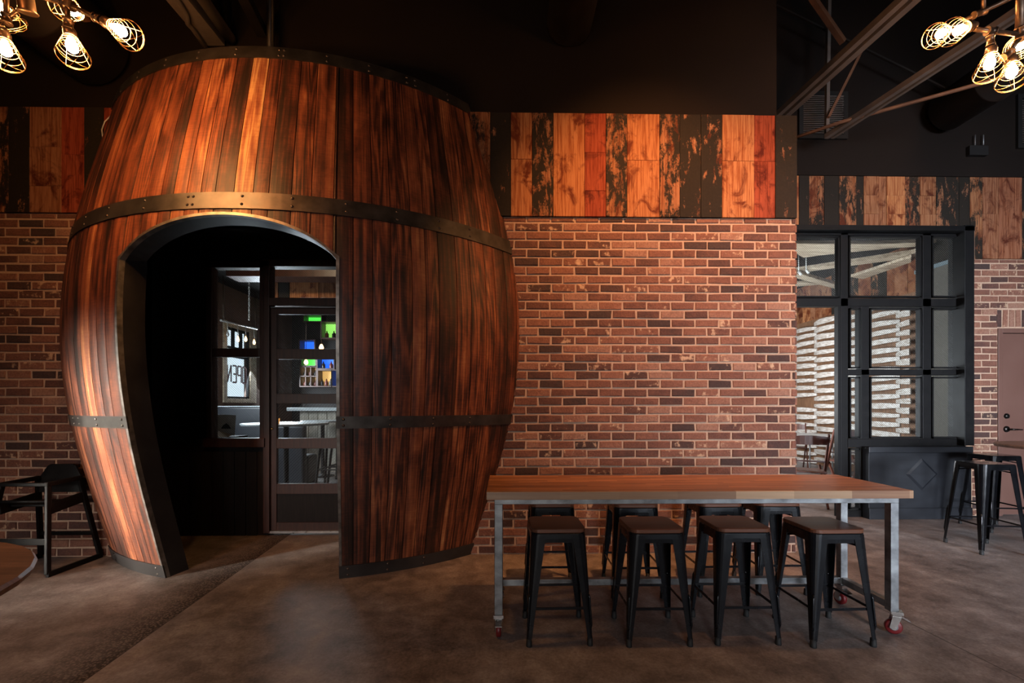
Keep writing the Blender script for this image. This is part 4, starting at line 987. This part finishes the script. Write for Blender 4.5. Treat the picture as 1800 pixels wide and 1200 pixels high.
# ------------------------------------------------------------------ stools
def make_stool(hs, seat_wood, name, mat, wt=.125, wbm=.175):
    t = thing(name, '', 'stool', world=False)
    zt_ = hs - (.022 if seat_wood else 0)
    def rrect(w_, r_, z, n=5):
        return [Vector((sx * (w_ - r_) + r_ * cos(a_), sy * (w_ - r_) + r_ * sin(a_), z)) for (sx, sy, a0) in ((1, 1, 0), (-1, 1, pi / 2), (-1, -1, pi), (1, -1, 3 * pi / 2)) for a_ in (a0 + pi / 2 * k / n for k in range(n + 1))]
    if seat_wood:
        A = rrect(.150, .045, hs - .022); B = rrect(.150, .045, hs); b = MB(); n = len(A)
        b.add(A + B, [(i, (i + 1) % n, n + (i + 1) % n, n + i) for i in range(n)] + [tuple(range(n, 2 * n)), tuple(reversed(range(n)))])
        b.build('seat', M['seat_wood'], t, .004, 2)
    b = MB(); A = [rrect(.146, .042, zt_), rrect(.150, .045, zt_ - .004), rrect(.152, .046, zt_ - .03), rrect(.150, .045, zt_ - .03), rrect(.147, .043, zt_ - .006), rrect(.13, .04, zt_ - .006)]
    n = len(A[0]); vs = [p for r_ in A for p in r_]; fs = [(j * n + i, j * n + (i + 1) % n, (j + 1) * n + (i + 1) % n, (j + 1) * n + i) for j in range(5) for i in range(n)]
    fs.append(tuple(reversed(range(n)))[::-1])
    b.add(vs, fs, smooth=False)
    if not seat_wood:          # dished metal seat with a slot
        b.add([(-.035, -.01, hs + .0012), (.035, -.01, hs + .0012), (.035, .01, hs + .0012), (-.035, .01, hs + .0012)], [(0, 1, 2, 3)])
    b.build('seat_pan', M[mat], t)
    b = MB()      # skirt with an arched lower edge
    for k in range(4):
        R_ = Matrix.Rotation(k * pi / 2, 4, 'Z'); pts = [(-.105, zt_ - .028), (.105, zt_ - .028), (.105, zt_ - .066), (.07, zt_ - .052), (-.07, zt_ - .052), (-.105, zt_ - .066)]
        b.prism([R_ @ Vector((x, -.149, z)) for x, z in pts], R_.to_3x3() @ Vector((0, .0025, 0)))
    b.build('apron', M[mat], t)
    ztop = zt_ - .012
    for sx in (-1, 1):
        for sy in (-1, 1):
            b = MB(); g = []; nz = 12; na = 5
            for i in range(nz + 1):
                u = i / nz; z = ztop * (1 - u) + .035 * u
                c0, c1 = .151, wbm + .004; c_ = c0 + (c1 - c0) * (u ** 1.02)        # outer corner coordinate
                wl = .078 * (1 - u) + .026 * u if u > .02 else .08; rr = .043 * (1 - u) + .012 * u
                prof = [(c_ - wl, c_ - .0)] + [(c_ - rr + rr * sin(a_), c_ - rr + rr * cos(a_)) for a_ in (pi / 2 * k / na for k in range(na + 1))] + [(c_, c_ - wl)]
                inn = [(c_ - .004, c_ - wl)] + [(c_ - rr + (rr - .004) * sin(a_), c_ - rr + (rr - .004) * cos(a_)) for a_ in (pi / 2 * k / na for k in range(na, -1, -1))] + [(c_ - wl, c_ - .004)]
                g.append([Vector((sx * x, sy * y, z)) for x, y in prof + inn])
            m_ = len(g[0]); fs = [(i * m_ + k, (i + 1) * m_ + k, (i + 1) * m_ + (k + 1) % m_, i * m_ + (k + 1) % m_) for i in range(nz) for k in range(m_)]
            fs += [tuple(range(m_)), tuple(reversed(range(nz * m_, nz * m_ + m_)))]
            if sx * sy < 0: fs = [tuple(reversed(f)) for f in fs]
            b.add([p for r_ in g for p in r_], fs)
            # pressed rib on the lower leg
            e_ = lambda u, o_: Vector((sx * (.151 + (wbm - .147) * u - o_), sy * (.151 + (wbm - .147) * u - o_), ztop * (1 - u) + .035 * u))
            b.tube([e_(.56, .010), e_(.60, .0035), e_(.74, .003), e_(.86, .002), e_(.90, .007)], .0055, 8)
            lg = b.build('leg', M[mat], t)
            c_ = wbm - .009
            MB().lathe([(0, 0), (.016, 0), (.0165, .004), (.0145, .042), (0, .042)], (sx * c_, sy * c_, 0), n=12).build('foot_cap', M['rubber'], lg)
    zb_ = .20 if hs < .7 else .25; u_ = (ztop - zb_) / (ztop - .035); c_ = .151 + (wbm - .147) * u_ - .008
    for k in range(4):
        R_ = Matrix.Rotation(k * pi / 2, 4, 'Z'); b = MB(); b.beam(R_ @ Vector((-c_, -c_, zb_)), R_ @ Vector((c_, -c_, zb_)), .005, .014, (0, 0, 1)); b.build('footrest_bar', M[mat], t)
    z2 = zt_ - .075; b = MB()
    b.tube([(-.12, -.12, z2), (-.04, -.04, z2 + .018), (.04, .04, z2 + .018), (.12, .12, z2)], .0055, 6); b.tube([(.12, -.12, z2), (.04, -.04, z2 + .018), (-.04, .04, z2 + .018), (-.12, .12, z2)], .0055, 6)
    b.build('cross_brace', M[mat], t)
    return t
st = make_stool(.626, True, 'counter_stool', 'stool')
def feet(x0, x1, y0): a_, c_ = onz(x0, y0), onz(x1, y0); return (a_.x + c_.x) / 2, a_.y + .173
front = [(feet(926, 1040, 1136), .02, 'black metal stool with brown seat, front row, beside left table leg'),
         (feet(1102, 1219, 1137), .0, 'black metal stool with brown seat, second from the left in the front row'),
         (feet(1260, 1374, 1134), -.01, 'black metal stool with brown seat, third from the left in the front row'),
         (feet(1428, 1540, 1138), .015, 'black metal stool with brown seat, front row, in front of the right table leg')]
rear = [((932 + 1013) / 2, 'black stool under the far table side, leftmost of the back row'), ((1081 + 1160) / 2, 'black stool under the far table side, second from the left in the back row'),
        ((1232 + 1310) / 2, 'black stool under the far table side, third from the left in the back row'), ((1338 + 1415) / 2, 'black stool under the far table side, rightmost of the back row')]
first = True
for (xy, rz, lb) in front: place(st, first, (xy[0], xy[1], 0), rz, lb); first = False
for k, (px_, lb) in enumerate(rear):
    p = at(px_, 890, -.90); place(st, False, (p.x, -.74 + (.01, -.015, .0, .012)[k], 0), (.01, -.02, .015, -.01)[k], lb)
hs_ = make_stool(.785, False, 'bar_height_stool', 'stool_gloss', wbm=.19)
place(hs_, True, (4.37, .07, 0), -.10, 'tall glossy black metal stool, the nearer of the two at the right edge')
place(hs_, False, (5.20, .74, 0), -.12, 'tall glossy black stool behind the other one, in front of the brown door')
t = pub_table(Vector((5.02, -.14, 0)), .53, .955, 'dark round bar table at the right edge, above the glossy stools', 'round_top')

# ------------------------------------------------------------------ round table, lower left
P1, P2, P3 = onz(0, 951, .75), onz(0, 1033, .75), onz(65, 976, .75)
def circ(a, b_, c):
    ax, ay, bx, by, cx, cy = a.x, a.y, b_.x, b_.y, c.x, c.y
    d = 2 * (ax * (by - cy) + bx * (cy - ay) + cx * (ay - by))
    ux = ((ax * ax + ay * ay) * (by - cy) + (bx * bx + by * by) * (cy - ay) + (cx * cx + cy * cy) * (ay - by)) / d
    uy = ((ax * ax + ay * ay) * (cx - bx) + (bx * bx + by * by) * (ax - cx) + (cx * cx + cy * cy) * (bx - ax)) / d
    return ux, uy, sqrt((ax - ux) ** 2 + (ay - uy) ** 2)
ux, uy, ur = circ(P1, P2, P3); print('round table', ux, uy, ur)
pub_table(Vector((ux, uy, 0)), ur - .006, .75, 'round brown oak table cut off by the lower left corner of the photo', 'round_top')

# ------------------------------------------------------------------ high chair
hc = thing('high_chair', 'black wooden restaurant high chair against the left brick wall', 'high chair', world=False)
# local: front at -y, two A-shaped side frames
def hcb(p, q, w_=.045, h_=.024, up=(0, 1, 0)): return MB().beam(p, q, w_, h_, up)
for s_ in (-1, 1):
    hcb((s_ * .175, -.17, .69), (s_ * .25, -.27, .02), .024, .045, (0, 1, 0)).build('leg', M['black_steel'], hc, .005)
    hcb((s_ * .17, .16, .70), (s_ * .25, .29, .02), .024, .05, (0, 1, 0)).build('leg', M['black_steel'], hc, .005)
    hcb((s_ * .255, -.28, .02), (s_ * .255, .30, .02), .024, .04, (0, 0, 1)).build('runner', M['black_steel'], hc, .004)
    hcb((s_ * .175, -.19, .69), (s_ * .17, .17, .70), .03, .035, (0, 0, 1)).build('arm_rest', M['black_steel'], hc, .006)
    hcb((s_ * .19, -.18, .50), (s_ * .185, .19, .54), .02, .085, (0, 0, 1)).build('side_rail', M['black_steel'], hc, .004)
hcb((-.19, -.175, .69), (.19, -.175, .69), .04, .028, (0, 0, 1)).build('front_rail', M['black_steel'], hc, .006)
MB().tube([(-.19, -.19, .56), (.19, -.19, .56)], .011).build('safety_bar', M['black_steel'], hc)
hcb((-.235, -.235, .26), (.235, -.235, .26), .018, .05, (0, 0, 1)).build('footrest', M['black_steel'], hc, .004)
hcb((-.235, .24, .22), (.235, .24, .22), .018, .03, (0, 0, 1)).build('rear_stretcher', M['black_steel'], hc, .004)
MB().box((-.17, -.10, .505), (.17, .16, .523)).build('seat', M['black_steel'], hc, .005)
b = MB(); b.prism([(-.175, .165, .58), (.175, .165, .58), (.175, .175, .70), (.115, .19, .80), (.09, .19, .812), (-.09, .19, .812), (-.115, .19, .80), (-.175, .175, .70)], (0, .02, 0)); b.build('back_panel', M['black_steel'], hc, .004)
hc.scale = (1, .80, 1)
place(hc, True, (-3.71, -.262, 0), 0, 'black wooden restaurant high chair against the left brick wall')

# ------------------------------------------------------------------ pipe chandeliers
def cage_lamp(parent, P, d, ln=.20, back=.06):
    P = Vector(P); d = Vector(d).normalized()
    so = MB().lathe([(.0, -.085), (.017, -.085), (.019, -.075), (.019, -.055), (.026, -.05), (.029, -.04), (.027, -.03), (.029, -.022), (.026, -.012), (.024, 0), (0, 0)], P, d, 18).build('socket', M['iron'], parent)
    MB().lathe([(.012, 0), (.014, .012), (.022, .036), (.0265, .058), (.0245, .078), (.015, .092), (0, .098)], P, d, 18).build('bulb', M['bulb'], so)
    q = Vector((0, 0, 1)).rotation_difference(d).to_matrix(); b = MB()
    f_ = lambda a_, r_, z: P + q @ Vector((r_ * cos(a_), r_ * sin(a_), z))
    for z, r_ in ((.012, .033), (.038, .042), (.064, .050), (.094, .060), (.126, .070), (.136, .068)):
        b.tube([f_(2 * pi * k / 20, r_, z) for k in range(20)], .0013, 5, closed=True)
    for k in range(4):
        a_ = pi / 4 + k * pi / 2
        b.tube([f_(a_, .026, -.004), f_(a_, .034, .012), f_(a_, .043, .038), f_(a_, .051, .064), f_(a_, .061, .094), f_(a_, .071, .128), f_(a_, .060, .148), f_(a_, .032, .160), f_(a_, 0, .163)], .0013, 5)
    b.build('wire_cage', M['cage'], so)
    return so
def fitting(b, p, r=.021, d=(0, 0, 1), l=.05):
    p = Vector(p); d = Vector(d).normalized(); b.tube([p - d * l / 2, p - d * l * .36, p - d * l * .36, p + d * l * .36, p + d * l * .36, p + d * l / 2], [r * 1.12, r * 1.12, r * .92, r * .92, r * 1.12, r * 1.12], 14)
YLc = -1.55; pL = lambda x, y, dy=0: at(x, y, YLc + dy)
cl = thing('pipe_chandelier', 'industrial pipe chandelier with caged glowing bulbs at the upper left', 'chandelier', pL(60, -60))
b = MB()
hub = pL(30, -8); tee = pL(118, 8)
b.tube([pL(-40, -34), pL(58, -10), tee], .0125, 12); b.tube([tee, pL(203, 46, -.0)], .0125, 12)
b.tube([tee, pL(120, 46)], .0125, 12); b.tube([tee, pL(100, -30, .1)], .0125, 12); b.tube([pL(10, -28), pL(12, 44)], .0125, 12)
b.tube([tee, pL(132, 20, .16)], .0125, 12)
b.tube([hub, Vector((hub.x, hub.y, 6.6))], .016, 12)
b.tube([pL(14, 32), pL(34, 16)], .009, 10)
fitting(b, tee, .024, tee - pL(58, -10), .06); fitting(b, pL(12, 34), .022, (0, 0, 1), .05); fitting(b, pL(172, 33), .021, pL(203, 46) - tee, .04); fitting(b, pL(120, 44), .022)
b.build('pipework', M['iron'], cl)
b = MB(); b.lathe([(0, -.045), (.040, -.045), (.044, -.038), (.036, -.03), (.036, .07), (0, .07)], pL(46, 6), (.1, -.3, 1), 24); b.build('junction_cup', M['iron'], cl)
cage_lamp(cl, pL(124, 66), pL(134, 130, -.05) - pL(124, 66))
cage_lamp(cl, pL(196, 45), pL(250, 74, -.03) - pL(196, 45))
cage_lamp(cl, pL(8, 72), pL(14, 130, -.05) - pL(8, 72))
cage_lamp(cl, pL(138, 24, .16), Vector((.18, -.8, -.40)))
cage_lamp(cl, pL(-14, -8, .1), Vector((.3, .45, -.75)))
YRc = -1.35; pR = lambda x, y, dy=0: at(x, y, YRc + dy)
cr = thing('pipe_chandelier', 'industrial pipe chandelier with caged glowing bulbs at the upper right', 'chandelier', pR(1790, -60))
b = MB(); tee = pR(1742, 55)
b.tube([pR(1712, 51), tee, pR(1800, 62)], .0125, 12); b.tube([tee, pR(1741, 80)], .0125, 12); b.tube([pR(1795, -90), pR(1792, 62)], .020, 12)
b.tube([pR(1690, 38, .25), pR(1728, 20, .22), pR(1800, -14, .1)], .0125, 12); b.tube([pR(1729, 18, .22), pR(1729, -50, .22)], .0125, 12)
b.tube([pR(1796, 62), pR(1774, 92)], .0125, 12); b.tube([pR(1795, -90), Vector((pR(1795, -90).x, pR(1795, -90).y, 6.6))], .02, 12)
b.tube([pR(1729, -50, .22), Vector((pR(1729, -50, .22).x, pR(1729, -50, .22).y, 6.6))], .0125, 12)
fitting(b, tee, .021, (1, 0, 0), .05); fitting(b, pR(1722, 23, .22), .02, (1, 0, .4), .09); fitting(b, pR(1741, 72), .019, (0, 0, 1), .06); fitting(b, pR(1794, 60), .026, (0, 0, 1), .07); fitting(b, pR(1770, 96), .02, (1, 0, .8), .07)
b.build('pipework', M['iron'], cr)
cage_lamp(cr, pR(1698, 49), pR(1640, 66, -.06) - pR(1698, 49))
cage_lamp(cr, pR(1664, 55, .25), pR(1618, 74, .18) - pR(1664, 55, .25))
cage_lamp(cr, pR(1741, 97), pR(1736, 150, -.04) - pR(1741, 97))
cage_lamp(cr, pR(1779, 113), pR(1777, 165, -.05) - pR(1779, 113))
cage_lamp(cr, pR(1793, 78, .1), pR(1790, 92, -.1) - pR(1793, 78, .1))

# ------------------------------------------------------------------ ceiling steel, ducts, vents
def mk(name, b, mat, label, cat, group=None, bevel=0): return tag(b.build(name, M[mat], None, bevel), label, cat, group)
def line3(px0, py0, px1, py1, z): return onz(px0, py0, z), onz(px1, py1, z)
p, q = line3(384, 88, 311, 0, 4.40); q = p + (q - p) * 3; mk('ceiling_joist', MB().beam((p.x, min(p.y, -.03), 4.45), (q.x, q.y, 4.45), .17, .10), 'joist', 'dusty flat steel joist running to the top of the barrel', 'joist')
p, q = line3(412, 88, 350, 0, 4.40); q = p + (q - p) * 3; mk('ceiling_pipe', MB().tube([(p.x, min(p.y, -.03), 4.45), (q.x, q.y, 4.45)], .045, 14), 'joist', 'black pipe on the ceiling just right of the flat joist above the barrel', 'pipe')
b = MB(); pts = [onz(366, 90, 4.38), onz(338, 50, 4.38), onz(330, 42, 4.38), onz(328, 25, 4.38), onz(312, 0, 4.38), onz(255, -70, 4.38)]
mk('bent_conduit', b.tube(pts, .018, 8), 'joist', 'thin bent conduit clipped beside the flat joist above the barrel', 'conduit')
p = at(480, 60, -.06); mk('drop_pipe', MB().tube([(p.x, -.1, 3.96), (p.x, -.1, 6.6)], .03, 10), 'duct', 'thin black vertical pipe rising behind the top of the barrel', 'pipe')
p, q = line3(470, 82, 428, 0, 4.45); q = p + (q - p) * 3; mk('ceiling_angle', MB().beam((p.x, min(p.y, -.05), 4.50), (q.x, q.y, 4.50), .08, .08), 'duct', 'black steel angle on the ceiling right of the pipe, behind the barrel top', 'joist')
def duct(c, y0, y1, r, label):
    b = MB(); b.lathe([(0, 0), (r * .96, 0), (r, .02), (r, .5), (r + .008, .51), (r + .008, .53), (r, .54), (r, 1.2), (r + .008, 1.21), (r + .008, 1.23), (r, 1.24), (r, y1 - y0)], (c[0], y1, c[1]), (0, -1, 0), 36)
    return mk('round_duct', b, 'duct', label, 'duct')
p = at(1000, 45, -.02); duct((p.x, p.z + .0), -5, -.02, .195, 'black round duct meeting the black wall above the plank band')
p = at(168, 92, -.05); duct((p.x - .0, p.z), -5, -.05, .29, 'large black round duct behind the upper left chandelier')
p = at(1662, 197, YR - .1); duct((p.x, p.z), -2.5, YR - .1, .22, 'dark reddish round duct below the long joists at the right')
# bar joists on the right
p, q = line3(1368, 200, 1585, 0, 4.55); q = p + (q - p) * 2.4; p.y = min(p.y, YR - .03)
b = MB(); off = Vector((.07, 0, 0)); b.beam(p, q, .05, .06); b.beam(p + off * 1.35, q + off * 1.35, .06, .06); b.beam(p + Vector((.05, 0, .025)), q + Vector((.05, 0, .025)), .12, .012)
mk('bar_joist', b, 'joist', 'doubled grey steel chord rising from the corner of the black wall to the top right', 'joist')
p, q = line3(1452, 240, 1790, 18, 4.25); q = p + (q - p) * 1.5; p.y = min(p.y, YR - .03)
b = MB(); b.beam(p, q, .045, .05); b.beam(p + off, q + off, .03, .05); mk('bar_joist', b, 'joist', 'long slim grey steel chord ending beside the louvre vent and passing behind the chandelier', 'joist')
p, q = line3(1385, 246, 1480, 214, 4.25), onz(1712, 150, 4.25)
pa = onz(1385, 246, 4.25); pa.y = min(pa.y, YR - .04); mk('bridging_rod', MB().tube([pa, onz(1480, 214, 4.25), q, onz(1830, 118, 4.25)], .018, 8), 'rust', 'thin rust-brown bridging rod running from the vent to the right chandelier', 'rod')
mk('joist_web', MB().beam(at(1425, -8, .6), at(1482, 74, .75), .05, .05), 'rust', 'thick orange-brown web bar at the top, left of the doubled chord', 'rod')
mk('joist_web', MB().beam(at(1519, 80, .9), at(1456, 206, .95), .028, .028), 'rust', 'slim orange-brown web bar slanting across the louvre vent', 'rod')
mk('joist_web', MB().beam(at(1457, -10, 1.0), at(1453, 240, 1.0), .035, .035), 'joist', 'upright dark web bar in front of the louvre vent', 'rod')
mk('joist_web', MB().beam(at(1365, 10, 1.05), at(1660, 155, 1.05), .02, .02), 'duct', 'faint black brace behind the two chords', 'rod')
def vent(x0, y0, x1, y1, label):
    Y = YR - .03; a_, c_, e_, f_ = prect(x0, y0, x1, y1, Y); t = thing('louvre_vent', label, 'vent', ((a_ + c_) / 2, Y, e_)); b = MB(); t_ = .05
    b.box((a_, Y, e_), (a_ + t_, Y + .03, f_)).box((c_ - t_, Y, e_), (c_, Y + .03, f_)).box((a_ + t_, Y, e_), (c_ - t_, Y + .03, e_ + t_)).box((a_ + t_, Y, f_ - t_), (c_ - t_, Y + .03, f_)); b.build('frame', M['black'], t)
    b = MB(); z = e_ + t_
    while z < f_ - t_: b.beam((a_ + t_, Y + .012, z), (c_ - t_, Y + .012, z), .018, .006, (0, -.6, 1)); z += .0215
    b.build('louvres', M['joist'], t)
vent(1405, 160, 1491, 243, 'black louvred vent high on the right wall above the window'); vent(1790, 165, 1860, 260, 'black louvred vent cut off by the right edge of the photo')
Y = YR - .05; a_, c_, e_, f_ = prect(1705, 255, 1738, 272, Y); em = thing('emergency_light', 'small black box with two thin prongs high on the right wall', 'light', ((a_ + c_) / 2, Y, e_))
MB().box((a_, Y, e_), (c_, Y + .05, f_)).build('housing', M['black'], em, .006)
for px_ in (1714, 1728.5): p = at(px_, 255, Y + .02); MB().tube([p, p + Vector((0, 0, .12))], .006, 8).build('prong', M['galv'], em)
# loose cable loop beside the barrel, on the planks
Y = -.045; mk('cable_loop', MB().tube([at(x, y, Y) for x, y in ((215, 196), (195, 203), (184, 214), (179, 228), (181, 243), (187, 254), (195, 262))], .005, 6), 'conduit', 'thin pale cable looped on the wall planks beside the barrel', 'cable')
